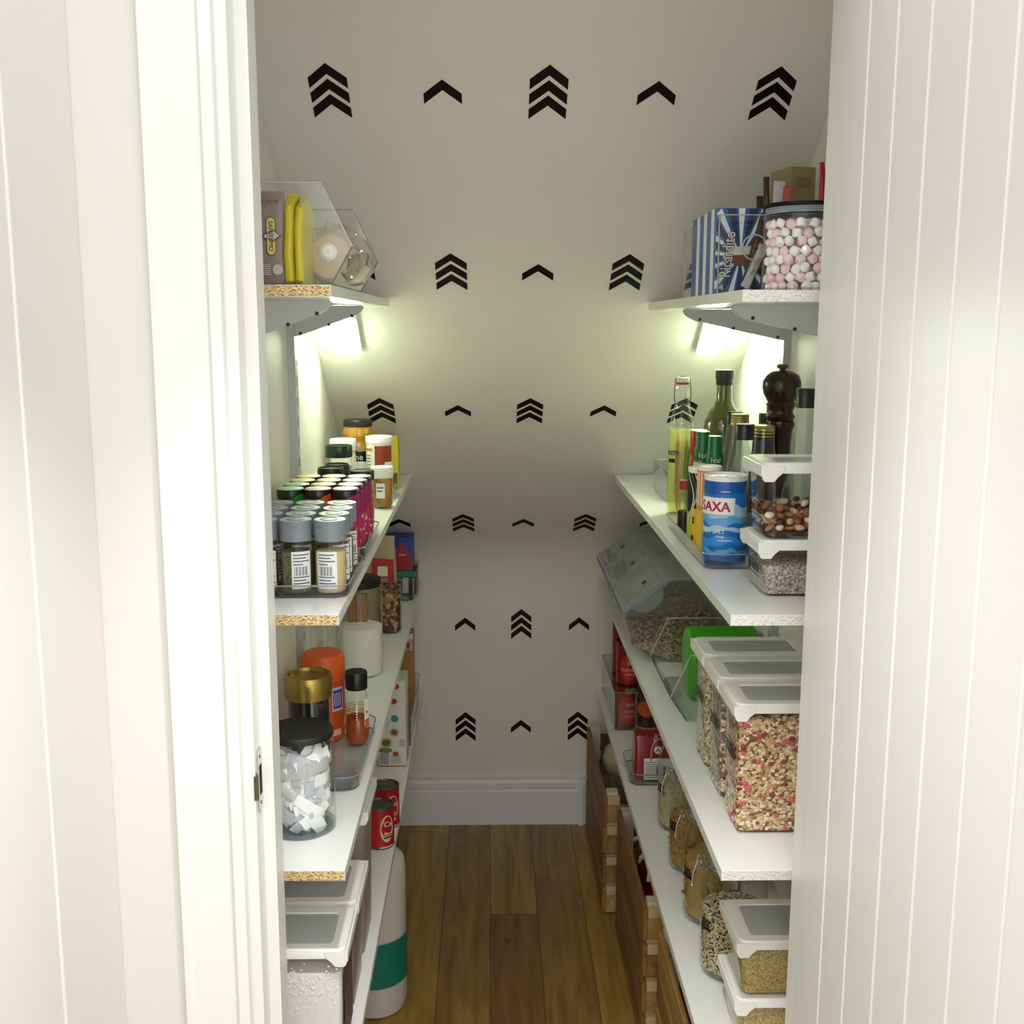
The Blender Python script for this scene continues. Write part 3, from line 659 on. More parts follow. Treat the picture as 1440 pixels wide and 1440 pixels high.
# big jar of white sachets
loc, r, h = place(426, 1184, 98, 1024, Z3)
t = thing('sachet_jar', 'large clear jar of white paper sachets with black screw lid', 'jar', loc)
b = B(); b.lathe([(r*.93, 0), (r, .006), (r, h*.80), (r*.97, h*.86), (r*.90, h*.895), (r*.90, h*.945)], seg=44); b.done('body', glass, t)
b = B(); b.lathe([(r*.94, .001), (r*.99, .004), (r*.99, .009), (r*.9, .011)], seg=44, cap0=True); b.done('foot_ring', clear('glass_foot', 'E9EEF2', .05, 1.2), t)
b = B()
for z in (h*.895, h*.91, h*.925): b.lathe([(r*.90, z), (r*.945, z+.002), (r*.90, z+.004)], seg=44, cap0=False, cap1=False)
b.done('screw_thread', glass, t)
b = B(); b.lathe([(r*.97, h*.935), (r*.985, h*.94), (r*.985, h-.003), (r*.95, h), (r*.9, h-.002), (.001, h-.003)], seg=44); b.done('lid', M('black_lid', '161718', .5), t)
pm = [M('sachet_paper', 'F7F7F8', .55, bump=.4, bscale=90), M('sachet_paper_shaded', 'C4C9CE', .55, bump=.5, bscale=90)]  # second paper has the grey shading of crumpled sachets put into its colour
rnd = random.Random(5); X0, Y0_, Z0_ = loc
for i in range(110):
    a = rnd.uniform(-2.6, 2.6) if i % 3 == 0 else rnd.uniform(-1.6, 1.6); z = Z0_+.018+(h*.78-.03)*((i*7 % 110)/110)*.97+rnd.uniform(0, .008); rad = r*rnd.uniform(.50, .82)
    ls, ws = rnd.uniform(.060, .082), rnd.uniform(.020, .027)
    b = B(); n = 6; rows = []
    for q in range(n+1):
        u = (q/n-.5)*ls; bow = (u*u)/(2*r*1.2)+.0015*sin(q*2+i)
        th = .0004+.0007*sin(pi*q/n); rows.append([(u, -bow*-1-th, -ws/2), (u, bow*1-th-.001, 0), (u, bow-th, ws/2), (u, bow+th, ws/2), (u, bow+th+.001, 0), (u, bow+th, -ws/2)])
    b.loft([[(x, -y if False else y, z_) for x, y, z_ in rr_] for rr_ in rows], 0, True); b.shake(.0022, 55, i)
    tilt = rnd.uniform(-1.3, 1.2)
    b.xf(Matrix.Rotation(a, 4, 'Z') @ Matrix.Rotation(tilt, 4, 'Y').to_4x4())
    cx = X0+rad*sin(a); cy = Y0_-rad*cos(a)
    b.done('sachet', pm[i % 3 == 2], None, (cx, cy, z+.01), label='white paper sachet inside the large black-lidded jar', category='sachet', group='sachets in the jar')
# black jar with gold lid
loc, r, h = at_y(433, 2.13, 58, 950, Z3); loc = (loc[0], loc[1], H+Z3+.004)
t = thing('coffee_jar', 'dark glass jar with wide gold lid behind the jar of sachets', 'jar', loc); hb = h*.80
b = B(); b.lathe([(r*.92, 0), (r, .006), (r, hb*.93), (r*.95, hb)], seg=40); b.done('body', M('dark_brown_glass', '14100E', .08, coat=1), t)
b = B(); b.lathe([(r*1.12, hb-.004), (r*1.16, hb), (r*1.16, h-.008), (r*1.10, h), (r*.98, h), (r*.95, h-.007), (.001, h-.007)], seg=44); b.done('lid', M('brushed_gold', 'B59A52', .28, .9), t)
b = B(); b.lathe([(r*.94, h-.0068), (.001, h-.0062)], seg=36); b.done('lid_disc', M('amber_lid_disc', '9A6A20', .3, .3), t)
# orange tub
loc, r, h = at_y(453, 2.34, 62, 919, Z3); loc = (loc[0], loc[1], H+Z3+.004)
t = thing('orange_tub', 'translucent orange canister with domed orange cap', 'canister', loc); hb = h*.72
b = B(); b.lathe([(r*.9, 0), (r, .005), (r, hb)], seg=36); b.done('body', M('orange_plastic', 'C8551F', .25, coat=.5), t)
b = B(); b.lathe([(r*1.02, hb-.002), (r*1.03, hb+.006), (r*1.0, h-.012), (r*.93, h-.003), (r*.8, h), (.001, h-.003)], seg=36); b.done('cap', M('orange_cap', 'E8642A', .4), t)
b = B(); b.patch(r+.0006, .55, 1.15, hb*.50, hb*.88, 1); b.patch(r+.001, .60, 1.10, hb*.54, hb*.84, 0)
for k in range(4): b.patch(r+.0014, .65+.1*k, .69+.1*k, hb*.58, hb*.80, 1, 1)
b.patch(r+.0006, .5, 1.0, hb*.10, hb*.2, 2); b.done('label', [M('violet_print', '3A3290', .5), M('pale_lilac', 'C9BCD8', .5), M('pale_peach', 'E8B49A', .5)], t)
# honey bottle
loc, r, h = place(503, 1053, 33, 946, Z3); loc = (loc[0], loc[1], H+Z3+.004)
t = thing('syrup_bottle', 'small ribbed squeeze bottle of amber syrup with black cap', 'bottle', loc)
pr = [(r*.85, 0), (r, .004), (r*1.06, h*.10), (r*1.06, h*.22), (r*.98, h*.30), (r*.95, h*.36), (r*1.0, h*.42), (r*1.0, h*.55), (r*.9, h*.64), (r*.86, h*.72), (r*.70, h*.765)]
b = B(); b.lathe(pr, seg=32); b.done('body', glass, t)
b = B(); b.lathe([(q*.94, z*.98+.003) for q, z in pr[:6]]+[(.001, h*.365)], seg=28); b.done('syrup', M('amber_syrup', 'A3451A', .15, coat=.6), t)
b = B(); 
for k in range(5): b.lathe([(r*.985, h*(.36+.036*k)), (r*1.02, h*(.372+.036*k)), (r*.985, h*(.384+.036*k))], seg=32, cap0=False, cap1=False)
b.done('ribs', clear('amber_film', 'F0D8A8', .1, 1.2, haze=.15, hazecol='C98A4A'), t)
b = B(); b.lathe([(r*.92, h*.765), (r*.95, h*.78), (r*.95, h*.985), (r*.88, h), (.001, h)], seg=32); b.done('cap', blackp, t)
b = B(); b.patch(r*1.07, .75, 1.35, h*.28, h*.64, 0); b.patch(r*1.075, .8, 1.3, h*.24, h*.37, 1); b.patch(r*1.08, .9, 1.15, h*.45, h*.48, 2); b.done('label', [M('cream_label', 'E8DFC4', .5), M('orange_print', 'C9602A', .4), ink], t)
tray('shelf_tray', 'clear shallow tray holding the syrup bottle and orange canister', XL+.02, -.2565, 2.045, 2.40, .030, Z3, rad=.03)
# empty clear canister and the flour jar
loc, r, h = at_y(444, 2.62, 46, 840, Z3)
t = thing('glass_canister', 'empty tall clear canister beside the jar of white flour', 'canister', (XL+.045, 2.64, H+Z3))
b = B(); b.lathe([(.036, 0), (.040, .006), (.040, .34), (.034, .355)], seg=32); b.done('body', glass, t)
b = B(); b.lathe([(.036, .35), (.036, .375), (.001, .376)], seg=28); b.done('lid', M('black_lid', '161718', .5), t)
loc, r, h = place(507, 956, 66, 812, Z3)
loc = (loc[0]-.0, loc[1], loc[2])
t = thing('flour_jar', 'tall clear jar two-thirds full of white flour with black lid', 'jar', loc)
b = B(); b.lathe([(r*.93, 0), (r, .006), (r, h*.86), (r*.93, h*.90), (r*.88, h*.93)], seg=44); b.done('body', glass, t)
b = B(); b.lathe([(r*.9, .004), (r*.965, .009), (r*.965, h*.50), (r*.6, h*.525), (r*.01, h*.53)], seg=36); b.done('flour', M('white_flour', 'EDEBE0', .9, bump=.2), t)
b = B(); b.lathe([(r*.95, h*.92), (r*.96, h*.93), (r*.96, h-.002), (r*.9, h), (.001, h-.002)], seg=40); b.done('lid', M('black_lid', '161718', .5), t)
for k, (dx, hh) in enumerate([(-.024, .11), (-.006, .13), (.012, .10)]):  # upright brown strips model a reflection seen in the jar glass
    tt = thing('reflection_strip', 'narrow orange-brown strip standing in for a reflection in the flour jar, %s' % ['left one', 'middle one', 'right one'][k], 'packet', (loc[0]+dx, loc[1]+.012, loc[2]+h*.528), 0, 'brown reflection strips in the flour jar')
    b = B(); b.rr([(0, .015, .012, .005), (hh*.5, .016, .013, .005), (hh*.75, .015, .012, .004)]); b.done('wrapper', M('brown_reflection', 'A06A3A', .5, var=.3), tt)
# glass jar of crackers with paper bag
loc, r, h = place(549, 892, 33, 815, Z3)
t = thing('cracker_jar', 'slim glass jar of brown crackers beyond the flour jar', 'jar', loc)
b = B(); b.lathe([(r*.9, 0), (r, .006), (r, h)], seg=32); b.done('body', glass, t)
b = B(); b.lathe([(r*.85, .004), (r*.93, .008), (r*.93, h*.9), (.001, h*.92)], seg=24); b.shake(.002, 60); b.done('crackers', speck('brown_crackers', ['6A4426', '9A7A4C', '7C5A36', 'B09A70', '5A2E20'], 90), t)
packet('paper_bag', 'beige paper bag with red panel standing behind the slim cracker jar', 'bag', (-.335, 3.27, H+Z3), .10, .06, .275, M('beige_paper', 'B9A888', .6, var=.25), seed=8, amp=.005)
bg = [o for o in COL.objects if o.name.startswith('paper_bag')][0]
b = B(); b.prism([(-.02, .14), (.05, .13), (.048, .21), (-.015, .215)], -.037, -.0345, 'y'); b.prism([(.0, .16), (.03, .16), (.03, .19), (.0, .19)], -.0385, -.037, 'y', 1); b.done('red_panel', [M('red_print', 'B82424', .4), M('cream_label', 'E8DFC4', .5)], bg)
# blue and red carton with a small green-black carton, in a tray
tray('shelf_tray', 'clear tray holding the blue and red carton, far end of its shelf', XL+.02, -.252, 3.56, 3.84, .075, Z3)
xa, _ = ony(548, 838, 3.66); xb2, _ = ony(586, 838, 3.66); z1 = ony(570, 838, 3.66)[1]; z2 = ony(570, 801, 3.66)[1]; z3 = ony(570, 754, 3.68)[1]
t = thing('carton', 'small black and white carton with green band, under the blue and red one', 'box', ((xa+xb2)/2, 3.69, H+Z3+.0035))
hh = z2-Z3-.004; b = B(); wd = (xb2-xa); b.box(-wd/2, -.05, 0, wd/2, .05, hh); b.done('carton_body', M('black_white_card', '24282C', .4), t)
b = B(); b.box(-wd/2, -.051, hh*.75, wd/2, -.05, hh, 0); b.done('teal_band', M('teal_print', '2F7D6C', .5), t)
for q in ((0, .02, .72), (-.03, -.02, .7)):
    b = B(); b.box(q[0], -.0512, .005, q[1], -.0501, hh*q[2]); b.done('pale_panel', M('pale_grey_print', 'B8C0C4', .5), t)
t = thing('carton', 'blue carton with red front stacked on a small carton', 'box', ((xa+xb2)/2-.012, 3.70, H+Z3+.0036+hh)); h2 = z3-Z3-hh-.004
b = B(); b.box(-wd/2, -.05, 0, wd/2, .05, h2); b.done('carton_body', M('royal_blue_card', '1F3F9E', .4), t)
b = B(); b.prism([(-wd*.1, .002), (wd/2, .002), (wd/2, h2*.35), (wd*.3, h2*.7), (wd*.1, h2*.85), (-wd*.1, h2*.6)], -.0515, -.05, 'y', 0); b.box(wd*.0, -.052, h2*.47, wd*.25, -.0515, h2*.49, 1); b.done('print', [M('crimson_print', 'A8182C', .4), paper], t)

# ================================================================== STORAGE BOXES WITH WHITE LIDS
winm = clear('smoky_lid_window', 'E4E8EA', .25, .8, haze=.9, hazecol='E4E8EA')
def storage_box(label, xa, xw, y0, y1, zc, hb, cont, fill, group=None, tabs=True, bodym=None, wob=0):
    """xa aisle end, xw wall end"""
    s = 1 if xw > xa else -1; w_, d_ = abs(xw-xa), y1-y0; cx, cy = (xa+xw)/2, (y0+y1)/2
    t = thing('storage_box', label, 'container', (cx, cy, H+zc), 0, group)
    b = B(); b.rr([(0, w_-.020, d_-.016, .014), (.004, w_-.012, d_-.008, .016), (hb*.5, w_-.006, d_-.004, .016), (hb, w_, d_, .016)], n=5, cap1=False); b.done('body', bodym or clear('box_plastic', 'FCFDFD', .04, 1.0, 1.49), t)
    if cont:
        b = B(); fh = hb*fill; n = 5
        b.rr([(.004, w_-.018, d_-.014, .013), (.010, w_-.014, d_-.010, .014), (fh*.96, w_-.010, d_-.008, .014), (fh, w_-.016, d_-.014, .012), (fh+.003, w_*.5, d_*.4, .012)], n=5); b.done('contents', cont, t)
    L, T = w_+.010, d_+.010; b = B()
    b.rr([(hb-.010, L, T, .016), (hb+.004, L, T, .016), (hb+.0075, L-.004, T-.004, .015), (hb+.0075, L-.050, T-.040, .010), (hb+.005, L-.054, T-.044, .009)], n=5, cap0=False, cap1=False)
    b.rr([(hb-.010, L, T, .016), (hb-.010, L-.004, T-.004, .015)], n=5, cap0=False, cap1=False); b.done('lid_frame', whitep, t)
    b = B(); b.rr([(hb+.0052, L-.052, T-.042, .0095), (hb+.0056, L-.056, T-.046, .009)], n=5, cap0=True, cap1=True); b.done('lid_window', winm, t)
    if tabs:
        xe = -s*(L/2); b = B(); pts = []
        q = .028
        prof = [(xe-s*.002, hb+.004), (xe-s*.002, hb-.019), (xe+s*.002, hb-.024), (xe+s*(q-.010), hb-.024), (xe+s*(q-.004), hb-.016), (xe+s*(q+.004), hb-.009), (xe+s*q*1.3, hb+.004)]
        b.prism(prof, -T/2-.0022, -T/2+.0008, 'y'); b.prism(prof, T/2-.0008, T/2+.0022, 'y')
        b.box(min(xe-s*.0045, xe-s*.001), -T/2-.002, hb-.015, max(xe-s*.0045, xe-s*.001), T/2+.002, hb+.004, bev=.001); b.done('pour_flap', whitep, t)
    return t
def text_end(t, st, xa, hz, size, mat, sgn=-1):
    pass
gran = [M('oat_flake', 'DCC49C', .75), M('oat_toasted', 'C29C6A', .75), M('oat_pale', 'ECDCC0', .75), M('bran_dark', '84603E', .75), M('berry_pink', 'CC5E66', .6), M('berry_dark', '8E3C46', .6)]
def flakes(parent, w_, d_, hf, n, cols, seed, sz=.0046, z0=.008, pile=.0):
    """flakes pressed against the walls of a box, and loose on top"""
    rn = random.Random(seed); b = B()
    for i in range(n):
        q = rn.random(); z = z0+rn.random()*(hf-z0)
        if q < .62: p = (rn.uniform(-w_/2, w_/2), -d_/2+rn.uniform(0, .002), z); nr = 'y'
        elif q < .85: p = (-w_/2+rn.uniform(0, .002), rn.uniform(-d_/2, d_/2), z); nr = 'x'
        else: p = (rn.uniform(-w_/2, w_/2), rn.uniform(-d_/2, d_/2), hf+rn.uniform(-.002, .004)+pile*cos(rn.uniform(-1.5, 1.5))*.5); nr = 'z'
        col = rn.choices(range(len(cols)), [5, 4, 4, 2.2, .42, .34][:len(cols)])[0]; big = 1.45 if col >= 4 else 1
        r_ = sz*rn.uniform(.6, 1.15)*(big if col >= 4 else 1); a0 = rn.uniform(0, 6); m_ = 6
        t1, t2 = rn.uniform(-.5, .5), rn.uniform(-.5, .5); th = r_*(.28 if col < 4 else .6)
        def PP(a, k, rs): 
            u, v = r_*rs*cos(a+a0), r_*.75*rs*sin(a+a0); wv = k*th+t1*u*.4+t2*v*.4
            if nr == 'y': return (p[0]+u, p[1]+wv, p[2]+v)
            if nr == 'x': return (p[0]+wv, p[1]+u, p[2]+v)
            return (p[0]+u, p[1]+v, p[2]+wv)
        k_ = -1 if nr != 'z' else 1
        b.loft([[PP(2*pi*j/m_, -k_*.5, .9) for j in range(m_)], [PP(2*pi*j/m_, k_*.5, 1) for j in range(m_)], [PP(2*pi*j/m_, k_*.9, .55) for j in range(m_)]], col, False)
    o = b.done('flakes', cols, parent); o['kind'] = 'stuff'; return o

# ---- right third shelf: three granola boxes
XB = .437; bx1 = .648
hb3 = ony(1040, 994, 1.85)[1]-Z3-.002
g_base = speck('granola_mass', ['A8804E', 'C9A876', '8A6038', 'D8C090', '6E4628'], 150)
labs = ['nearest clear box of pink-flecked granola with white window lid', 'middle of the three white-lidded cereal boxes, pale flakes showing at its edge', 'rearmost of the three white-lidded cereal boxes, beside the green bag']
for i in range(3):
    y0 = 1.853+.149*i
    t = storage_box(labs[i], XB, bx1, y0, y0+.118, Z3, hb3, [g_base, speck('brown_bran', ['8C7A66', 'A8967C', '6E5C4A', 'C4B498'], 160), speck('oats_pale', ['D8CBA8', 'C0AE84', 'EDE4C8', '9C8860'], 180)][i], [.90, .86, .84][i], 'white-lidded cereal boxes')
    fl_c = gran if i == 0 else [gran[2], M('grey_bran', '8C7A66', .8), gran[0], gran[3]]
    flakes(t, bx1-XB-.011, .110, hb3*[.90, .86, .84][i], 3400 if i == 0 else 900, fl_c, 20+i, z0=.009)
    b = B(); xl = -(bx1-XB)/2-.0002; b.box(xl-.0006, -.040, hb3*.62, xl, .030, hb3*.635); b.box(xl-.0006, -.040, hb3*.55, xl, .030, hb3*.565)
    for k in range(5): b.box(xl-.0006, -.036+.013*k, hb3*.57, xl, -.029+.013*k, hb3*.615)
    b.done('name_label', blackp, t)
# ---- right second shelf: stacked boxes with nuts and grains
XC = .464; cy0 = 1.838
hl = ony(1090, 765, 1.84)[1]-Z2; hu = ony(1090, 657, 1.84)[1]-Z2
t = storage_box('lower stacked box of greyish puffed grain, white lid, beside the sea salt', XC, bx1, cy0, cy0+.125, Z2, hl, speck('grey_pink_grain', ['A0938C', 'C4B8B0', '7C706A', 'B09C94', 'D8D0C8'], 330), .60, 'stacked boxes on the second right shelf', bodym=clear('smoky_box_plastic', 'F6F7F8', .05, 1.0, 1.45))
t2 = storage_box('upper stacked box with mixed nuts, white lid, beside the sea salt', XC, bx1, cy0, cy0+.125, Z2+hl+.0085, hu-hl-.0085, speck('dark_raisins', ['3E2A22', '54382A', '2E1E1A', '6A4632'], 130), .10, 'stacked boxes on the second right shelf', bodym=clear('smoky_box_plastic'))
for tt, q in ((t, .45), (t2, .48)):
    b = B(); xl = -(bx1-XC)/2; hh = hl*q
    b.box(xl-.0012, -.045, hh+.012, xl-.0006, .04, hh+.0135); b.box(xl-.0012, -.045, hh-.010, xl-.0006, .04, hh-.0085)
    for k in range(4): b.box(xl-.0012, -.040+.018*k, hh-.004, xl-.0006, -.028+.018*k, hh+.008)
    b.done('name_label', blackp, tt)
rnd = random.Random(3); nutm = [('hazelnut', '96583A', (1, 1, .95), 'brown'), ('almond', 'A4673E', (1.5, .9, .6), 'brown-skinned'), ('cashew', 'D9C29A', (1.4, .8, .8), 'cream'), ('nut_kernel', 'E8DABC', (1.1, 1, .8), 'cream'), ('raisin', '4A2A20', (1.2, .9, .7), 'dark')]
zb = H+Z2+hl+.0085+(hu-hl)*.10+.005; cells = [(lx, ly, lz) for lz in range(4) for lx in range(11) for ly in range(6)]
for i, (lx, ly, lz) in enumerate(cells):
    if lz == 3 and rnd.random() < .55: continue
    if lz < 2 and ly > 2 and lx > 1: continue                      # buried and out of sight
    nm, c, sc, cn = nutm[rnd.choices(range(5), [3, 3, 2, 2.4, 2.6])[0]]; rr_ = rnd.uniform(.0066, .0086)
    x = XC+.015+lx*.0157+rnd.uniform(-.003, .003); y = cy0+.014+ly*.0178+rnd.uniform(-.002, .003); z = zb+lz*.0112+rnd.uniform(-.002, .002)+(.003 if x > .54 else 0)
    rot = Matrix.Rotation(rnd.uniform(0, 6), 3, 'Z') @ Matrix.Rotation(rnd.uniform(-.7, .7), 3, 'Y')
    b = B(); b.sphere((0, 0, 0), rr_, 0, 9, 6, sc, rot); b.done(nm, M('nut_'+nm, c, .5, var=.15), None, (x, y, z), label='%s %s in the upper stacked box' % (cn, nm.replace('_', ' ')), category='nut', group='mixed nuts in the upper box')
# ---- right bottom shelf: stacked grain boxes
XD = .452; y0 = 1.83
hu0 = ony(1090, 1402, y0)[1]
hlid = ony(1090, 1331, y0)[1]-hu0
cous = speck('golden_couscous', ['B59A5A', 'C9B074', '9C8044', 'D8C48C'], 520)
hlow = hu0-Z4-.0085
t = storage_box('lower box of golden couscous under another, white lid, beside the seed jar', XD, bx1, y0, y0+.14, Z4, max(hlow, .05), cous, .93, 'stacked couscous boxes')
t = storage_box('upper box of golden couscous, white window lid, beside the seed jar', XD, bx1, y0, y0+.14, Z4+max(hlow, .05)+.0085, hlid+.006, cous, .86, 'stacked couscous boxes')
# ---- left bottom shelf
frost = clear('frosted_side', 'F6F4F2', .3, .6, haze=.3, hazecol='D8D4D0')
powder = M('white_powder', 'E6E4E2', .9, bump=.3, bscale=200)
xe = -.2585
z1 = ony(440, 1339, 1.79)[1]-Z4
t = storage_box('nearest white-lidded box on the left bottom shelf, full of white powder', xe, XL+.006, 1.79, 1.925, Z4, z1, powder, .80, 'white-lidded boxes on the left')
b = B(); w2 = (xe-XL-.006)/2; b.box(w2-.0007, -.05, .03, w2-.0001, .05, .17); b.done('dark_side_label', M('brown_label', '5E4846', .5), t)
rnd = random.Random(9); b = B()
for i in range(260):
    x = rnd.uniform(-w2+.01, w2-.01); z = z1*.72+rnd.gauss(0, .018); rr_ = rnd.uniform(.0008, .0026)
    b.sphere((x, -.0650, z), rr_, 0, 6, 4, (1, .3, 1))
b.done('powder_smears', M('powder_smear', 'F6F6F4', .8), t, kind='stuff')
t = storage_box('second white-lidded box from the front on the left bottom shelf', xe, XL+.006, 1.955, 2.115, Z4, z1-.002, M('brownish_contents', '8A6E64', .8, var=.3), .85, 'white-lidded boxes on the left', bodym=frost)
t = storage_box('tall rearmost white-lidded box on the left bottom shelf, touching the cans', xe, XL+.006, 2.135, 2.30, Z4, ony(516, 1143, 2.135)[1]-Z4, M('pinkish_contents', 'B09A92', .8, var=.3), .6, 'white-lidded boxes on the left', bodym=frost)
# red cans
def tin(label, loc, r, h, lblm, topc='7A7466', extra=None, group=None, ring=True):
    t = thing('tin_can', label, 'can', loc, 0, group)
    b = B(); b.lathe([(r*.97, 0), (r, .002), (r, .004), (r*.975, .006), (r*.975, h-.006), (r, h-.004), (r, h), (r*.95, h), (r*.93, h-.004), (r*.6, h-.004), (r*.58, h-.003), (.001, h-.003)], seg=36); b.done('tin', M('tin_metal_'+topc, topc, .35, .8), t)
    b = B(); b.lathe([(r*.985, .006), (r*.985, h-.006)], seg=36, cap0=False, cap1=False); b.done('wrapper', lblm, t)
    if ring:
        b = B(); b.tube([(.006*cos(a*pi/6), -.3*r-.003+.008*sin(a*pi/6), h-.002) for a in range(13)], .0008, seg=6); b.done('ring_pull', M('tin_metal_'+topc), t)
    if extra: extra(t, r, h)
    return t
redl = M('red_can_wrapper', 'B3181E', .35)
def caralabel(t, r, h):
    b = B(); R = r*.985+.0006; n = 16
    b.loft([[((R)*sin(.62+.52*rr_*cos(2*pi*i/n)), -(R)*cos(.62+.52*rr_*cos(2*pi*i/n)), h*.50+h*.33*rr_*sin(2*pi*i/n)) for i in range(n)] for rr_ in (1, .01)], 0, False)
    R2 = R+.0006; b.loft([[((R2)*sin(.66+.34*rr_*cos(2*pi*i/n)), -(R2)*cos(.66+.34*rr_*cos(2*pi*i/n)), h*.60+h*.20*rr_*sin(2*pi*i/n)) for i in range(n)] for rr_ in (1, .01)], 1, False)
    R3 = R2+.0008; b.text('Ca', lambda u, v: (R3*sin(u/R3+.66), -R3*cos(u/R3+.66), h*.56+v), .020, 2)
    b.patch(R+.0008, .35, 1.0, h*.27, h*.31, 3, 6); b.patch(R+.0008, .35, 1.0, h*.34, h*.36, 3, 6); b.patch(R+.0004, .1, 1.2, h*.05, h*.07, 2, 6)
    b.done('label', [M('cream_swirl', 'DCC9A0', .4), M('red_disc', 'B3181E', .35), M('white_print', 'EDEDEA', .4), M('brown_print', '6A4A2A', .5)], t)
loc, r, h = place(535, 1196, 41, 1130, Z4)
tin('red can with cream swirl label, in front of its twin', loc, r, h, redl, extra=caralabel, group='red cans')
tin('red can half hidden behind its twin', (loc[0]+.004, loc[1]+.115, loc[2]), r, h+.002, redl, extra=caralabel, group='red cans')
# white box printed with fruit pictures
xa, yb = onz(534, 1078, Z4); xb2 = -.2465; zt = ony(555, 957, yb)[1]
t = thing('cereal_carton', 'white carton printed with round fruit and blue pictures, near red tray', 'box', ((xa+xb2)/2-.004, yb+.05, H+Z4)); wd = xb2-xa; hh = zt-Z4
b = B(); b.box(-wd/2, -.05, 0, wd/2, .05, hh, bev=.001); b.done('carton', M('white_card', 'DAD8D0', .5), t)
cols = [M('print_red', 'B0402C', .5), M('print_teal', '3C8C9C', .5), M('print_green', '6A8A3C', .5), M('print_brown', '6A5A48', .5), M('print_cream', 'C9B48C', .5), M('print_violet', '5A548C', .5), ink]
b = B()
def disc(cx, cz, r_, mi, k=0, e=1.0):
    n = 18; y = -.0508-.0004*k; b.loft([[(cx+r_*cos(2*pi*i/n), y, cz+e*r_*sin(2*pi*i/n)) for i in range(n)], [(cx+r_*cos(2*pi*i/n), y+.0006, cz+e*r_*sin(2*pi*i/n)) for i in range(n)]], mi)
for cx, cz, r_, mi, k, e in [(.16, .93, .14, 0, 0, .8), (.05, .76, .17, 0, 0, .7), (.1, .56, .15, 1, 0, 1), (.08, .40, .20, 4, 0, .9), (.08, .40, .13, 3, 1, .9), (-.2, .28, .24, 4, 0, .9), (-.2, .28, .16, 3, 1, .9), (-.25, .19, .28, 2, 1, .4), (.12, .15, .12, 0, 0, .8), (-.28, .66, .12, 0, 0, .8)]:
    disc(cx*wd*1.0+.0, cz*hh, r_*wd*.9, mi, k, e)
for k in range(6): b.box(-wd*.45, -.0506, hh*(.03+.022*k), -wd*.12, -.05, hh*(.04+.022*k), 5)
for k in range(5): b.box(-wd*.05, -.0506, hh*(.04+.02*k), wd*.3, -.05, hh*(.045+.02*k), 6)
for k in range(4): b.box(-wd*.4, -.0506, hh*(.47+.025*k), -wd*.1, -.05, hh*(.475+.025*k), 6)
for k in range(4): b.box(wd*.25, -.0506, hh*(.24+.022*k), wd*.45, -.05, hh*(.246+.022*k), 6)
b.box(-wd/2, -.0506, 0, wd/2, -.05, hh*.012, 0); b.done('print', cols, t)
tray('shelf_tray', 'clear deep tray with red packet, behind the fruit-printed carton', XL+.02, -.2475, 3.30, 3.74, .10, Z4)
packet('snack_packet', 'narrow dark red packet standing in the deep tray', 'packet', (-.268, 3.40, H+Z4+.0035), .02, .10, .155, M('dark_red_foil', '8E1E22', .4), seed=12, amp=.002)
for (x, y, w_, d_, h_, c, lb) in [(-.285, 3.62, .055, .07, .285, 'B5843C', 'tall orange-brown carton in the deep left tray'), (-.345, 3.52, .05, .07, .22, 'A89C8C', 'greyish carton behind the fruit-printed carton')]:
    t = thing('carton', lb, 'box', (x, y, H+Z4+.0035)); b = B(); b.box(-w_/2, -d_/2, 0, w_/2, d_/2, h_, bev=.001); b.done('carton_body', M('card_'+c, c, .5, var=.1), t)
    b = B(); b.box(-w_*.1, -d_/2-.0008, h_*.80, w_*.45, -d_/2, h_*.92, 0); b.box(w_*.1, -d_/2-.0012, h_*.82, w_*.3, -d_/2, h_*.90, 1); b.done('print', [M('pale_print', 'C9C0BA', .5), M('print_red', 'B0402C', .5)], t)
    b = B(); b.box(-w_/2, -d_/2-.0008, h_*.93, w_/2, -d_/2, h_); b.done('cream_top_band', M('cream_label', 'E8DFC4', .5), t)
# ---- floor on the left: big rounded plastic pack with teal band
X1, Yb = onz(545, 1437, ZF); r = .086; Xc = -.235-.0-r+.015; Yc = Yb+r
Xc = ony(572, 1380, Yc)[0]-r
zt = ony(560, 1190, Yc)[1]; h = zt-ZF
t = thing('paper_roll_pack', 'tall whitish wrapped roll with broad teal band, standing on the floor', 'pack', (Xc, Yc, 0))
b = B(); b.lathe([(r*.75, 0), (r*.93, .006), (r, .03), (r, h-.06), (r*.94, h-.03), (r*.7, h-.008), (r*.2, h)], seg=44); b.shake(.002, 18, 5); b.done('roll', M('wrapped_white', 'D3CFC8', .55, bump=.5, bscale=40), t)
zb1, zb2 = ony(545, 1392, Yc-r)[1]-ZF, ony(545, 1330, Yc-r)[1]-ZF
b = B(); b.patch(r+.0025, -1.5, 1.5, zb1, zb2, 0, 26); b.done('band', M('teal_band', '0E7A6A', .45), t)
t = thing('spray_bottle', 'bluish bottle top behind the teal-banded roll', 'bottle', (-.283, 3.02, 0))
b = B(); b.lathe([(.028, 0), (.032, .01), (.032, .24), (.026, .30), (.016, .33)], seg=24); b.done('body', M('blue_grey_plastic', '5C7080', .35), t)
b = B(); b.lathe([(.017, .33), (.017, .37), (.01, .38)], seg=20); b.done('cap', M('slate_cap', '3A4A5C', .4), t)

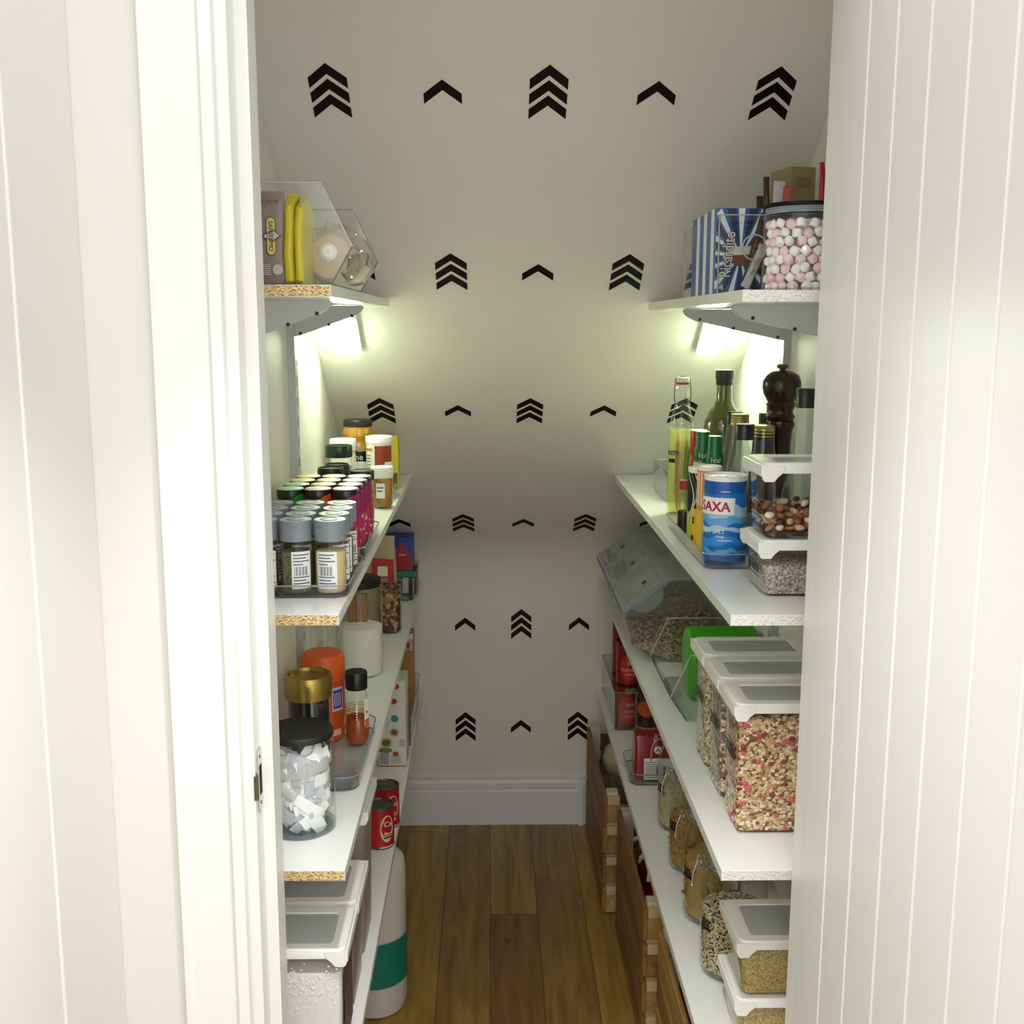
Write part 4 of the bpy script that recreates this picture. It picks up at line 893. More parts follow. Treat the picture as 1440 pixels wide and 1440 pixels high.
# ================================================================== RIGHT, TOP SHELF
# clear square-edged bin
bx0 = .412; yn, yf_ = 2.035, 2.40
zt_ = ony(1030, 302, yn)[1]-ZR1
t = thing('clear_bin', 'clear straight-sided bin with finger hole on the right top shelf', 'bin', ((bx0+.640)/2, (yn+yf_)/2, H+ZR1)); hw, hd = (.640-bx0)/2, (yf_-yn)/2
e = .0024
for x0, y0, z0, x1, y1, z1, nm in [(-hw, -hd, .0004, -hw+e, hd, zt_, 'side_panel'), (hw-e, -hd, .0004, hw, hd, zt_, 'side_panel'), (-hw+e, -hd, .0004, hw-e, -hd+e, zt_, 'front_panel'), (-hw+e, hd-e, .0004, hw-e, hd, zt_, 'rear_panel'), (-hw+e, -hd+e, .0004, hw-e, hd-e, .0028, 'bottom')]:
    b = B(); b.box(x0, y0, z0, x1, y1, z1); b.done(nm, acryl, t)
em = M('acrylic_edge', 'A9B2AC', .1)
b = B(); b.tube([(-hw, -hd, .002), (-hw, -hd, zt_), (hw, -hd, zt_)], .0014, seg=6); b.tube([(-hw, -hd, zt_), (-hw, hd, zt_), (-hw, hd, .002)], .0013, seg=6); b.tube([(-hw, hd, .002), (-hw, -hd, .002), (hw, -hd, .002)], .0013, seg=6); b.done('polished_edges', em, t)
hx, hz = ony(1061, 348, yn); b = B(); b.tube([(hx-(bx0+.640)/2+.022*cos(a*pi/12), -hd-.001, hz-ZR1+.022*sin(a*pi/12)) for a in range(25)], .0016, seg=6); b.done('finger_hole_rim', em, t)
# blue striped carton, white and cream sunburst, name running upwards
yb = 2.055; xa, _ = ony(1004, 350, yb); xb2, _ = ony(1061, 350, yb); zt2 = ony(1040, 292, yb)[1]
wd = xb2-xa; hh = zt2-ZR1-.004
t = thing('wafer_carton', 'blue and white sunburst carton lettered Ricardito in the clear bin', 'box', ((xa+xb2)/2+.008, yb+.12, H+ZR1+.0032)); xo = (xa+xb2)/2+.008
x0 = xa-xo+.003; x1 = x0+wd+.01
b = B(); b.box(x0, -.12, 0, x1, .12, hh, bev=.0012); b.done('carton', M('mid_blue_card', '2B5FA8', .35), t)
b = B(); yy = -.1206; ccx, ccz = x0+wd*.62, hh*.44
def clipray(a):
    dx, dz = cos(a), sin(a); ts = []
    if dx > 0: ts.append((x1-ccx)/dx)
    if dx < 0: ts.append((x0-ccx)/dx)
    if dz > 0: ts.append((hh-ccz)/dz)
    if dz < 0: ts.append((0-ccz)/dz)
    q = min(ts)*.995; return (ccx+dx*q, ccz+dz*q)
for k in range(13):
    a = 2*pi*k/13+.12; p, q = clipray(a-.07), clipray(a+.07)
    b.prism([(ccx, ccz), p, q], yy-.0002, yy+.0006, 'y', 0)
    a += .22; p, q = clipray(a-.09), clipray(a+.09); b.prism([(ccx, ccz), p, q], yy, yy+.0006, 'y', 1)
def quadp(pts, mi, k): b.prism(pts, yy-.0002-k*.0004, yy+.0004, 'y', mi)
quadp([(ccx-wd*.45, ccz-.004), (ccx-wd*.3, ccz+.016), (x1, ccz+.020), (x1, ccz+.002), (ccx-wd*.1, ccz-.002)], 3, 1)
quadp([(ccx-wd*.2, ccz+.002), (x1, ccz+.004), (x1, ccz-.016), (ccx-wd*.15, ccz-.018)], 2, 2)
for q_, mi, k in ((.0012, 4, 3), (0, 0, 4)):
    for dx, dz in ([(q_, 0), (-q_, 0), (0, q_), (0, -q_), (q_, q_), (-q_, -q_)] if q_ else [(0, 0)]):
        b.text('Ricardito', lambda u, v: (x0+wd*.42-v*1.0+u*.10+dx, yy-.0003-k*.0005, hh*.46+u+dz), .030, mi, .74)
b.text('4', lambda u, v: (x0+wd*.16+u, yy-.0008, .006+v), .016, 0)
for k in range(3): b.prism([(x0-.0006, 0), (x0-.0006, hh), (x0+.0006, hh), (x0+.0006, 0)], -.1+.07*k, -.075+.07*k, 'y', 0)
b.done('print', [M('white_print', 'EDEDEA', .4), M('navy_print', '172B4E', .4), M('chocolate_print', '6A3426', .5), M('cream_print2', 'D9D2C0', .5), M('black_print', '120C0C', .4)], t)
def sachet_at(xp, yp_top, yp_bot, Y, wpx, mat, label, tilt, seed, name='snack_packet', txt=None, txtm=None, dpt=.012, zc=ZR1):
    (xa_, za_), (xb_, zb_) = ony(xp[0], yp_top, Y), ony(xp[1], yp_bot, Y)
    ln = math.hypot(xa_-xb_, za_-zb_); ang = math.atan2(xa_-xb_, za_-zb_); Zc = Y*.99; wd = wpx*Zc/F
    t = thing(name, label, 'packet', (xb_, Y, H+max(zb_, zc+.004)))
    t.rotation_euler = (0, ang, 0)
    b = B(); b.rr([(0, wd*.95, .001, .0004), (ln*.05, wd, .003, .001), (ln*.12, wd*.9, dpt, .004), (ln*.5, wd*.92, dpt*1.1, .005), (ln*.88, wd*.9, dpt, .004), (ln*.95, wd, .003, .001), (ln, wd*.98, .001, .0004)], n=3); b.shake(.0015, 60, seed); b.done('wrapper', mat, t)
    if txt:
        b = B(); b.text(txt, lambda u, v: (-wd*.18-v*0+(-v), -dpt*.5-.0028, ln*.5+u), wd*.55, 0, .8); b.xf(Matrix.Translation((wd*.4, 0, 0))); b.done('lettering', txtm, t)
    return t
redp = M('crimson_print', 'A8182C', .4); whitef = M('white_foil', 'CFCFD2', .3, bump=.3); brownf = M('brown_foil', '4A2A24', .3)
sachet_at((1078, 1050), 300, 400, 2.052, 17, brownf, 'brown tilted stick packet with orange lettering in the clear right bin', 0, 1, txt='Jazz Bar', txtm=M('orange_letter', 'C86A4A', .5))
sachet_at((1074, 1047), 345, 404, 2.044, 13, whitef, 'white tilted stick packet with red lettering in the clear right bin', 0, 2, txt='MALTITOS', txtm=redp)
sachet_at((1092, 1064), 290, 402, 2.075, 15, M('dark_red_foil', '8E1E22', .4), 'dark red stick packet leaning behind the white one', 0, 3)
sachet_at((1078, 1078), 248, 330, 2.20, 9, brownf, 'thin brown sachet end sticking up above the clear right bin', 0, 4)
sachet_at((1096, 1090), 255, 340, 2.16, 16, whitef, 'silver crumpled sachet sticking up left of the kraft carton', 0, 5)
sachet_at((1108, 1100), 262, 345, 2.13, 12, M('pink_foil', 'B85A64', .35), 'pinkish sachet in front of the kraft carton', 0, 6)
sachet_at((1160, 1157), 228, 340, 2.14, 14, M('bright_red_foil', 'C0222A', .3), 'red foil sachet above the marshmallow jar', 0, 7)
sachet_at((1169, 1168), 224, 340, 2.12, 18, whitef, 'silver-grey foil sachet at far right above the marshmallow jar', 0, 8)
sachet_at((1071, 1071), 275, 340, 2.27, 14, M('dark_brown_card', '33291E', .5), 'dark brown slab behind the blue carton', 0, 9, dpt=.02)
xa, _ = ony(1107, 260, 2.19); xb2, _ = ony(1149, 260, 2.19); zt2 = ony(1130, 231, 2.19)[1]
t = thing('kraft_carton', 'plain kraft cardboard carton standing above the marshmallow jar', 'box', ((xa+xb2)/2, 2.26, H+ZR1+.0032), .22); wd = (xb2-xa)*.88; hh = zt2-ZR1-.004
b = B(); b.box(-wd/2, -.045, 0, wd/2, .045, hh, bev=.001); b.done('carton', M('kraft_card', '9C8A62', .7, var=.1), t)
b = B(); b.box(-wd*.3, -.0458, hh*.84, wd*.35, -.045, hh*.92); b.done('print', M('kraft_print', '86744E', .6), t)
b = B(); b.box(-wd/2, -.0458, hh*.25, wd/2, -.045, hh*.74); b.done('label', paper, t)
# marshmallow jar
jr, jy = .066, 1.865; jx = ony(1074, 350, jy)[0]+jr*1.0; jh = ony(1120, 281, jy-jr)[1]-ZR1
t = thing('marshmallow_jar', 'wide clear jar of pink and white marshmallows with black lid', 'jar', (jx, jy, H+ZR1))
b = B(); b.lathe([(jr*.9, 0), (jr*.98, .004), (jr, .012), (jr, jh*.86), (jr*.95, jh*.90), (jr*.92, jh*.955)], seg=48); b.done('body', glass, t)
b = B(); b.lathe([(jr*.95, .0008), (jr*.97, .002), (jr*.97, .006), (jr*.9, .008)], seg=48); b.done('foot_ring', clear('glass_foot'), t)
b = B()
for z in (.885, .91, .935): b.lathe([(jr*.93, jh*z), (jr*.97, jh*z+.0016), (jr*.93, jh*z+.0032)], seg=48, cap0=False, cap1=False)
b.done('screw_thread', M('thread_grey', 'A8B4BC', .15), t)
b = B(); b.lathe([(jr*1.0, jh*.955), (jr*1.03, jh*.96), (jr*1.03, jh-.001), (jr*.98, jh), (.001, jh-.001)], seg=48); b.done('lid', black, t)
rnd = random.Random(2); pk = [M('marshmallow_white', 'F6F2EC', .75), M('marshmallow_pink', 'F3D2DB', .75)]; n_ = 0
meshes = []
for c in range(2):
    b = B(); s_ = .0078; b.lathe([(s_*.75, -s_*.85), (s_*.98, -s_*.6), (s_, 0), (s_*.98, s_*.6), (s_*.75, s_*.85)], seg=14)
    o = b.done('marshmallow', pk[c]); meshes.append(o.data); bpy.data.objects.remove(o)
lev = .0085
while lev < jh*.83:
    cnt = 19
    for i in range(cnt):
        a = 2*pi*(i+.5*(n_ % 2))/cnt+rnd.uniform(-.05, .05)-pi; 
        if abs(a) > 1.75 and abs(a) < 2*pi-1.75: continue
        rad = jr-.0105-rnd.uniform(0, .0012); k = rnd.random() < .5
        o = bpy.data.objects.new('marshmallow', meshes[int(k)]); COL.objects.link(o)
        o.location = (jx+rad*sin(a), jy-rad*cos(a), H+ZR1+lev+rnd.uniform(-.0014, .0014)); o.rotation_euler = (rnd.uniform(-1.4, 1.4), rnd.uniform(-1, 1), rnd.uniform(0, 3)); o.scale = (rnd.uniform(.92, 1.06),)*3
        o['label'] = '%s marshmallow in the black-lidded jar' % ('pink' if k else 'white'); o['category'] = 'marshmallow'; o['group'] = 'marshmallows in the jar'
    for i in range(7):
        a = 2*pi*i/7+n_; rad = jr*.5; k = rnd.random() < .5
        if sin(a) == 9: continue
        o = bpy.data.objects.new('marshmallow', meshes[int(k)]); COL.objects.link(o)
        o.location = (jx+rad*sin(a), jy-rad*cos(a), H+ZR1+lev); o.rotation_euler = (rnd.uniform(-1.4, 1.4), rnd.uniform(-1, 1), 0)
        o['label'] = '%s marshmallow in the black-lidded jar' % ('pink' if k else 'white'); o['category'] = 'marshmallow'; o['group'] = 'marshmallows in the jar'
    lev += .0142; n_ += 1

# ================================================================== RIGHT, SECOND SHELF
tray('shelf_tray', 'clear shallow tray under the sea salt tub', .4075, .640, 1.998+.055, 2.53, .030, Z2)
TZ = .004
# sea salt tub
loc, r, h = place(1018.5, 797, 60, 668, Z2); loc = (loc[0], loc[1]+.012, H+Z2+TZ); h -= TZ
t = thing('salt_tub', 'blue sea salt tub with white lid and red lettering', 'tub', loc)
b = B(); b.lathe([(r*.98, 0), (r, .002), (r, h-.008)], seg=44); b.done('tub_body', M('salt_blue', '1C78C8', .35), t)
b = B(); b.lathe([(r*1.01, h-.010), (r*1.02, h-.001), (r*.97, h), (r*.94, h-.004), (.001, h-.004)], seg=44)
b.lathe([(.010, h-.004), (.010, h-.002), (.001, h-.002)], -.008, -.004, 0, 18); b.done('lid', whitep, t)
b = B(); b.lathe([(r*1.004, .001), (r*1.004, .004)], seg=44, cap0=False, cap1=False)
b.done('base_rim', M('dark_blue_rim', '12325E', .4), t)
def wavy(z0, z1, mi, k, amp=.004, fr=3, ph=0, a0=-1.7, a1=1.7):
    n = 40; R = r+.0003+.0003*k; rows = []
    for i in range(n+1):
        a = a0+(a1-a0)*i/n; zz0 = z0*h+amp*sin(a*fr+ph)+.4*amp*sin(a*fr*2.7+ph); zz1 = z1*h+amp*.8*sin(a*fr*1.3+ph+1)+.4*amp*sin(a*fr*3.1)
        rows.append([(R*sin(a), -R*cos(a), zz0), (R*sin(a), -R*cos(a), max(zz1, zz0+.0005))])
    b.loft(rows, mi, True, False, False, closed=False)
b = B(); wavy(.80, .955, 0, 0, .002); wavy(.50, .66, 1, 1, .005, 2.2, .6); wavy(.44, .53, 2, 2, .004, 3); wavy(.36, .42, 1, 3, .003, 2.5, 2); wavy(.20, .30, 3, 4, .005, 2.6, 1.4); wavy(.10, .155, 2, 5, .004, 3.4, .5); wavy(.02, .08, 0, 6, .004, 2.8, 2.5)
R = r+.0026; a0 = -.62
b.patch(R, -1.55, .20, h*.565, h*.755, 4, 20); b.patch(R-.0002, -1.58, .24, h*.56, h*.76, 1, 20)
R2 = R+.0008
for du, dv in ((0, 0), (.0009, 0), (-.0009, 0), (0, .0007), (.0009, .0007)):
    b.text('SAXA', lambda u, v: ((R2+du*.2)*sin((u+du)/R2-.73), -(R2+du*.2)*cos((u+du)/R2-.73), h*.60+v+dv), .027, 5, .98)
b.text('SEA SALT', lambda u, v: (R2*sin(u/R2-.70), -R2*cos(u/R2-.70), h*.345+v), .0125, 4, .9)
b.text('FINE', lambda u, v: (R2*sin(u/R2-.40), -R2*cos(u/R2-.40), h*.29+v), .0085, 4)
b.patch(R2, -.5, .15, h*.262, h*.27, 4, 6); b.patch(R2, -.4, .0, h*.828, h*.835, 4, 6)
b.done('print', [M('deep_blue_print', '1558B0', .35), M('pale_sky_print', 'A9CDE6', .35), M('mid_sky_print', '5FA6DC', .35), M('azure_print', '2E90DC', .35), M('white_print', 'EDEDEA', .4), M('salt_red', 'B01C30', .4)], t)
# swirl-patterned tub and the tub between it and the salt
def tub(label, loc, r, h, bodym, deco):
    t = thing('drum_tub', label, 'tub', loc)
    b = B(); b.lathe([(r*.98, 0), (r, .002), (r, h-.008)], seg=36); b.done('tub_body', bodym, t)
    b = B(); b.lathe([(r*1.01, h-.010), (r*1.03, h-.001), (r*.98, h), (r*.95, h-.003), (.001, h-.003)], seg=36); b.done('lid', whitep, t)
    if deco: deco(t, r, h)
    return t
def swirl(t, r, h):
    b = B(); R = r+.0004
    b.patch(R, -1.7, .9, 0, h*.45, 2, 18); b.patch(R+.0002, -.9, 1.0, 0, h*.5, 3, 14); b.patch(R, -1.7, -.4, h*.45, h*.94, 0, 14); b.patch(R, -.4, 1.2, h*.45, h*.94, 4, 14)
    for k in range(7):
        rows = []
        for i in range(22):
            u = i/21; a = -1.45+.16*k+.55*sin(u*3.2+.3*k); z = h*(.93-.60*u)
            rows.append([((R+.0005)*sin(a), -(R+.0005)*cos(a), z), ((R+.0005)*sin(a+.07), -(R+.0005)*cos(a+.07), z)])
        b.loft(rows, [1, 5, 1, 6][k % 4], True, False, False, closed=False)
    for a, z, mi in ((-.55, .30, 7), (-.85, .35, 7), (-.3, .16, 7), (-.9, .12, 7)):
        n = 12; b.loft([[((R+.0006)*sin(a+.12*q*cos(2*pi*i/n)), -(R+.0006)*cos(a+.12*q*cos(2*pi*i/n)), h*z+.008*q*sin(2*pi*i/n)) for i in range(n)] for q in (1, .05)], mi, False)
    b.done('print', [M('black_print', '120C0C', .4), M('cream_label', 'E8DFC4', .5), M('lime_print', 'A8B828', .4), M('sun_yellow_print', 'E0B83A', .4), M('dark_olive', '2E3A1E', .4), M('leaf_green', '4A7A3A', .4), M('orange_print', 'C9602A', .4), M('maroon_print', '6A2018', .4)], t)
loc, r2, h2 = at_y(989, 2.27, 46, 657, Z2); tub('black and cream swirl-patterned tub with white lid, behind the salt', (loc[0]+.004, loc[1], H+Z2+TZ), r2, h2-TZ, M('cream_card_tub', 'D9D2B8', .4), swirl)
def orang(t, r, h):
    b = B(); R = r+.0004; b.patch(R, -1.7, 1.2, h*.5, h*.95, 0, 16)
    for k in range(6): b.patch(R+.0004, -1.5+.3*k, -1.38+.3*k, h*.55, h*.93, 1, 2)
    b.patch(R, -1.7, 1.2, 0, h*.5, 2, 16); b.done('print', [M('apricot_print', 'D98A4A', .4), M('cream_label', 'E8DFC4', .5), M('sun_yellow_print', 'E0B83A', .4)], t)
loc, r2, h2 = at_y(1002, 2.155, 44, 659, Z2); tub('white-lidded tub with apricot stripes, between the salt and the swirl tub', (loc[0]+.004, loc[1]+.050, H+Z2+TZ), r2*.76, h2-TZ, M('cream_card_tub', 'D9D2B8', .4), orang)
# small bottle of dark liquid in front of the swirl tub
loc, r2, h2 = at_y(961, 2.405, 20, 688, Z2)
t = thing('sauce_bottle', 'small slim bottle half full of dark sauce at the tray edge', 'bottle', (loc[0]+.004, loc[1], H+Z2+TZ)); h2 -= TZ; r2 = .0165
b = B(); b.lathe([(r2*.9, 0), (r2, .004), (r2, h2*.9), (r2*.8, h2)], seg=24); b.done('body', glass, t)
b = B(); b.lathe([(r2*.9, .003), (r2*.93, .006), (r2*.93, h2*.52), (.001, h2*.53)], seg=20); b.done('sauce', M('dark_sauce', '260E12', .2), t)
b = B(); b.lathe([(r2*.82, h2), (r2*.82, h2+.02), (.001, h2+.02)], seg=20); b.done('cap', M('ruby_cap', 'A02A28', .4), t)
# swing-top bottle
loc, r, h = place(955, 727, 36, 530, Z2)
t = thing('swing_top_bottle', 'tall clear swing-top bottle of yellow-green oil with peppers', 'bottle', loc)
pr = [(r*.92, 0), (r, .006), (r, h*.60), (r*.93, h*.66), (r*.72, h*.74), (r*.54, h*.80), (r*.46, h*.86), (r*.44, h*.92), (r*.50, h*.925), (r*.50, h*.945), (r*.40, h*.95)]
b = B(); b.lathe(pr, seg=36); b.done('body', clear('bottle_glass', 'FAFCF9', .03, 1.2), t)
b = B(); b.lathe([(r*.88, .008), (r*.96, .012), (r*.96, h*.60), (r*.92, h*.625), (.001, h*.626)], seg=32); b.done('oil', clear('yellow_oil', 'F6F8C4', .05, .5, haze=.34, hazecol='ECF0A8'), t)
b = B(); b.lathe([(r*.42, h*.945), (r*.52, h*.95), (r*.52, h*.962)], seg=24); b.done('gasket', M('red_gasket', 'B03028', .5), t)
b = B(); b.lathe([(r*.50, h*.962), (r*.54, h*.97), (r*.50, h*.995), (r*.3, h), (.001, h)], seg=24); b.done('stopper', M('clear_white_stopper', 'DADCDA', .25), t)
b = B()
for s in (-1, 1):
    b.tube([(s*r*.56, -.002, h*.80), (s*r*.66, -.004, h*.87), (s*r*.60, 0, h*.955), (s*r*.58, 0, h*.985)], .0013, seg=6)
b.tube([(-r*.58, 0, h*.985), (0, 0, h*1.006), (r*.58, 0, h*.985)], .0013, seg=6)
b.tube([(r*.60*cos(a*pi/10), r*.60*sin(a*pi/10), h*.80+.002) for a in range(21)], .0013, seg=6); b.tube([(-r*.5, -r*.3, h*.80), (-.012, -r*.62, h*.775), (-.002, -r*.60, h*.80)], .0013, seg=6); b.done('wire_bail', M('dark_wire', '5A5A58', .3, .9), t)
b = B(); R = r+.0008; b.patch(R, -1.35, -.35, h*.445, h*.475, 0, 6); b.patch(R, -1.25, -.6, h*.39, h*.42, 0, 6); b.text('CHILLI', lambda u, v: ((R+.0008)*sin(u/R-.8), -(R+.0008)*cos(u/R-.8), h*.449+v), .010, 1, .8); b.done('label', [blackp, paper], t)
for k, (dx, c, hh_, nm) in enumerate([(-.012, 'C0502A', .50, 'rust red'), (-.002, 'D0A040', .46, 'golden'), (.010, '5E8A20', .48, 'green'), (.018, '3E6A1A', .42, 'dark green')]):
    tt = thing('chilli_pepper', '%s pepper strip standing inside the swing-top bottle' % nm, 'pepper', (loc[0]+dx*.9, loc[1]-r*.62+.006*(k % 2), loc[2]+.016))
    b = B(); b.tube([(0, 0, .0), (.001, 0, h*.1), (-.002, .001, h*.25), (.001, 0, h*hh_), (0, 0, h*hh_+.012)], [.002, .0042, .0048, .004, .001], seg=8); b.done('flesh', M('pepper_'+c, c, .3), tt)
# far clear bin with small packets
tray('clear_bin', 'small deep clear bin of flat packets at the back of the bottle shelf', .462, .640, 2.86, 3.10, .085, Z2, acryl, 'bin', rad=.006)
for k, (c, nm) in enumerate([('4A5C7C', 'slate blue'), ('6A4A5C', 'plum'), ('7C8494', 'grey'), ('3A4660', 'navy')]):
    t = thing('seasoning_packet', '%s flat packet upright in the small far bin' % nm, 'packet', (.495+.012*k, 2.90+.04*k, H+Z2+.0045)); b = B(); b.rr([(0, .036, .012, .002), (.09, .036, .016, .002), (.135+.006*(k % 2), .036, .003, .001)]); b.done('wrapper', M('pk_'+c, c, .35, var=.3), t)
    b = B(); b.prism([(-.012, .06), (.012, .06), (.012, .11), (-.012, .11)], -.0095, -.0075, 'y'); b.done('print', M('pale_print', 'C9C0BA', .5), t)
# olive oil
loc, r, h = at_y(1019.5, 2.62, 56, 520, Z2)
t = thing('olive_oil_bottle', 'large dark green olive oil bottle with black-green cap', 'bottle', loc)
b = B(); b.lathe([(r*.92, 0), (r, .008), (r, h*.60), (r*.96, h*.65), (r*.80, h*.71), (r*.50, h*.765), (r*.40, h*.80), (r*.37, h*.88), (r*.37, h*.91)], seg=40); b.done('body', M('olive_glass', '5C6414', .06, coat=1, var=.25), t)
b = B(); b.lathe([(r*.41, h*.90), (r*.42, h*.905), (r*.42, h*.935), (r*.46, h*.945), (r*.46, h-.003), (r*.43, h), (.001, h)], seg=30); b.done('cap', M('dark_olive_cap', '2E382E', .4), t)
b = B(); b.patch(r+.0006, -1.5, -.9, h*.3, h*.50, 0, 6); b.done('label', paper, t)
# red-topped bottle, green caps
loc, r, h = at_y(983, 2.50, 24, 605, Z2)
t = thing('sauce_bottle', 'red squeeze bottle with red flat cap, right of the swing-top bottle', 'bottle', (loc[0], loc[1], H+Z2+TZ)); h -= TZ
b = B(); b.lathe([(r*.95, 0), (r*1.0, .004), (r*1.0, h*.62), (r*.78, h*.72), (r*.85, h*.74), (r*.85, h*.76)], seg=28); b.done('body', M('red_sauce', 'B22A2C', .25, coat=.5), t)
b = B(); b.lathe([(r*.95, h*.76), (r*1.0, h*.78), (r*.97, h-.002), (r*.9, h), (.001, h)], seg=28); b.done('cap', M('bright_red_cap', 'B81E28', .35), t)
b = B(); b.lathe([(r*.99, h-.0015), (r*.99, h+.0008), (.001, h+.001)], seg=28); b.done('cap_top', whitep, t)
greenc = M('bottle_green_cap', '0C6A34', .35)
for k, (xc, yt, Y, lb) in enumerate([(1004, 616, 2.285, 'nearer green-capped spray bottle lettered 1cal, above the salt'), (992, 611, 2.345, 'farther green-capped spray bottle, half behind its twin')]):
    loc, r, h = at_y(xc, Y, 25, yt, Z2)
    t = thing('spray_bottle', lb, 'bottle', (loc[0]+(.012 if not k else .008), loc[1]+(.045 if not k else .07), H+Z2+TZ)); h = (h-TZ)
    b = B(); b.lathe([(r*.95, 0), (r, .004), (r, h*.72)], seg=24); b.done('body', M('pale_yellow_bottle', 'D9D7A0', .4), t)
    b = B(); b.lathe([(r*1.0, h*.70), (r*1.0, h*.82), (r*.84, h*.86), (r*.80, h*.985), (r*.74, h), (.001, h)], seg=28); b.done('cap', greenc, t)
    b = B(); R = r+.0012; b.text('1cal', lambda u, v: (R*sin(u/R-.1), -R*cos(u/R-.1), h*.755+v), .015, 0); b.done('lettering', M('white_print'), t)
# glass bottles
def bottle(label, loc, r, h, capr, caph, capm, gm, liq=None, lfill=.5, knurl=False, sh=.45, name='glass_bottle', neck=None):
    t = thing(name, label, 'bottle', loc); hn = h-caph; nk = neck or capr*.85
    b = B(); b.lathe([(r*.92, 0), (r, .006), (r, hn*sh), (r*.97, hn*(sh+.08)), (r*.80, hn*(sh+.22)), (nk*1.15, hn*(sh+.40)), (nk, hn*.93), (nk, hn)], seg=32); b.done('body', gm, t)
    if liq: b = B(); b.lathe([(r*.88, .004), (r*.95, .009), (r*.95, hn*min(lfill, sh)), (r*.9, hn*(min(lfill, sh)+.03)), (.001, hn*(min(lfill, sh)+.035))], seg=28); b.done('liquid', liq, t)
    b = B(); pr = [(capr, hn-.003)]
    if knurl:
        for q in range(4): pr += [(capr*1.03, hn+caph*(.05+.22*q)), (capr*.97, hn+caph*(.13+.22*q)), (capr*1.03, hn+caph*(.21+.22*q))]
    pr += [(capr, h-.002), (capr*.93, h), (.001, h)]; b.lathe(pr, seg=28); b.done('cap', capm, t)
    return t
gold = M('gold_cap', 'C4B26A', .3, .85); greyg = clear('greyish_glass', 'F4F8F6', .03, 1.3, haze=.05)
def bt(xc, Y, yt, wcap, rb, hcpx, label, capm, gm=greyg, dx=0, **k):
    loc, rc, h = at_y(xc, Y, wcap, yt, Z2); Zc = Y; return bottle(label, (loc[0]+dx, loc[1], H+Z2+k.pop('tz', 0)), rb, h-k.pop('dz', 0), rc, hcpx*Zc/F, capm, gm, **k)
bt(1047.5, 2.215, 596, 27, .034, 20, 'clear bottle with square black cap, right of the spray bottles', blackp, liq=M('grey_vinegar', '8C9690', .2), lfill=.30, tz=TZ, dz=TZ)
bt(1041, 2.36, 582, 25, .036, 14, 'clear bottle with ribbed gold cap, behind the black-capped bottle', gold, knurl=True, liq=M('brown_vinegar', '6A4A3A', .2), lfill=.4, tz=TZ, dz=TZ)
bt(1033, 2.52, 579, 25, .034, 15, 'bottle with dark cap and white top, between olive oil and gold cap', M('dark_green_metal_lid', '36463C', .3, .6))
bt(1075, 2.265, 598, 29, .029, 20, 'dark soy bottle with ribbed gold cap, right of the black-capped bottle', gold, gm=M('soy_dark', '1A0E0C', .1, coat=1), knurl=True, tz=TZ, dz=TZ, sh=.7)
bt(1075, 2.44, 581, 15, .022, 12, 'thin bottle with small black cap, behind the gold-capped soy bottle', blackp, gm=M('soy_dark', '1A0E0C', .1, coat=1), sh=.6)
bt(1085, 2.54, 567, 13, .017, 10, 'thin bottle with tiny black cap, hard against the pepper mill', blackp, gm=M('soy_dark', '1A0E0C', .1, coat=1), sh=.6)
bt(1134, 2.105, 546, 27, .044, 25, 'clear bottle with tall dark green cap, in front of the pepper mill', M('dark_bottle_green_cap', '16281F', .3), sh=.28, liq=M('grey_vinegar', '8C9690', .2), lfill=.3, tz=TZ, dz=TZ)
# pepper mill
loc, r, h = at_y(1107, 2.28, 58, 513, Z2)
t = thing('pepper_mill', 'turned dark wooden pepper mill with round head and knob', 'pepper mill', (loc[0], loc[1]+.035, loc[2])); mw = wood('dark_walnut', '3A2218', '1E100C', (20, 20, 4), .22, 3, knots=False)
q = .040; hn = h-.118
b = B(); b.lathe([(.033, 0), (.034, .012), (.031, .02), (.028, hn*.3), (.024, hn*.6), (.023, hn*.8), (.026, hn-.018), (.030, hn-.008), (.028, hn)], seg=40); b.done('base', mw, t)
b = B(); b.lathe([(.026, hn), (.028, hn+.005), (.031, hn+.010), (.026, hn+.015), (.025, hn+.022), (.029, hn+.030), (.031, hn+.036), (.028, hn+.040), (.030, hn+.044), (.037, hn+.056), (q, hn+.070), (.0395, hn+.083), (.034, hn+.096), (.022, hn+.103), (.008, hn+.105)], seg=40); b.done('head', mw, t)
b = B(); b.lathe([(.006, hn+.104), (.006, hn+.108), (.012, hn+.111), (.0125, hn+.114), (.010, h), (.001, h)], seg=24); b.done('knob', M('worn_brown_knob', '5A3226', .3), t)

# ================================================================== RIGHT, THIRD SHELF: pour-lid bins, green bag
YD = 2.88; pts = [(944, 932), (888, 905), (878, 862), (944, 817), (1036, 816), (1036, 932)]
pg = [ony(x, y, YD) for x, y in pts]
pg = [(x, max(z-Z3, 0)) for x, z in pg]; pg[0] = (pg[0][0], .0005); pg[4] = (XR-.03, pg[3][1]+.001); pg[5] = (XR-.03, .0005)
Yd2 = onx(918, 786, pg[3][0])[0]; pitch = min(max(Yd2-YD, .15), .25)
dep = pitch-.030
bodyp = clear('dispenser_plastic', 'FCFDFD', .08, .8, 1.45, haze=.10, hazecol='DCE0DC'); lidp = clear('dispenser_lid', 'FAFCFD', .12, .9, 1.45, haze=.38, hazecol='DDE4E6'); seal = M('blue_grey_seal', '5E6E94', .3)
cer = speck('cereal_clusters', ['A08468', 'C4AA8C', '7A5E48', 'B4967A', '5E4636'], 130)
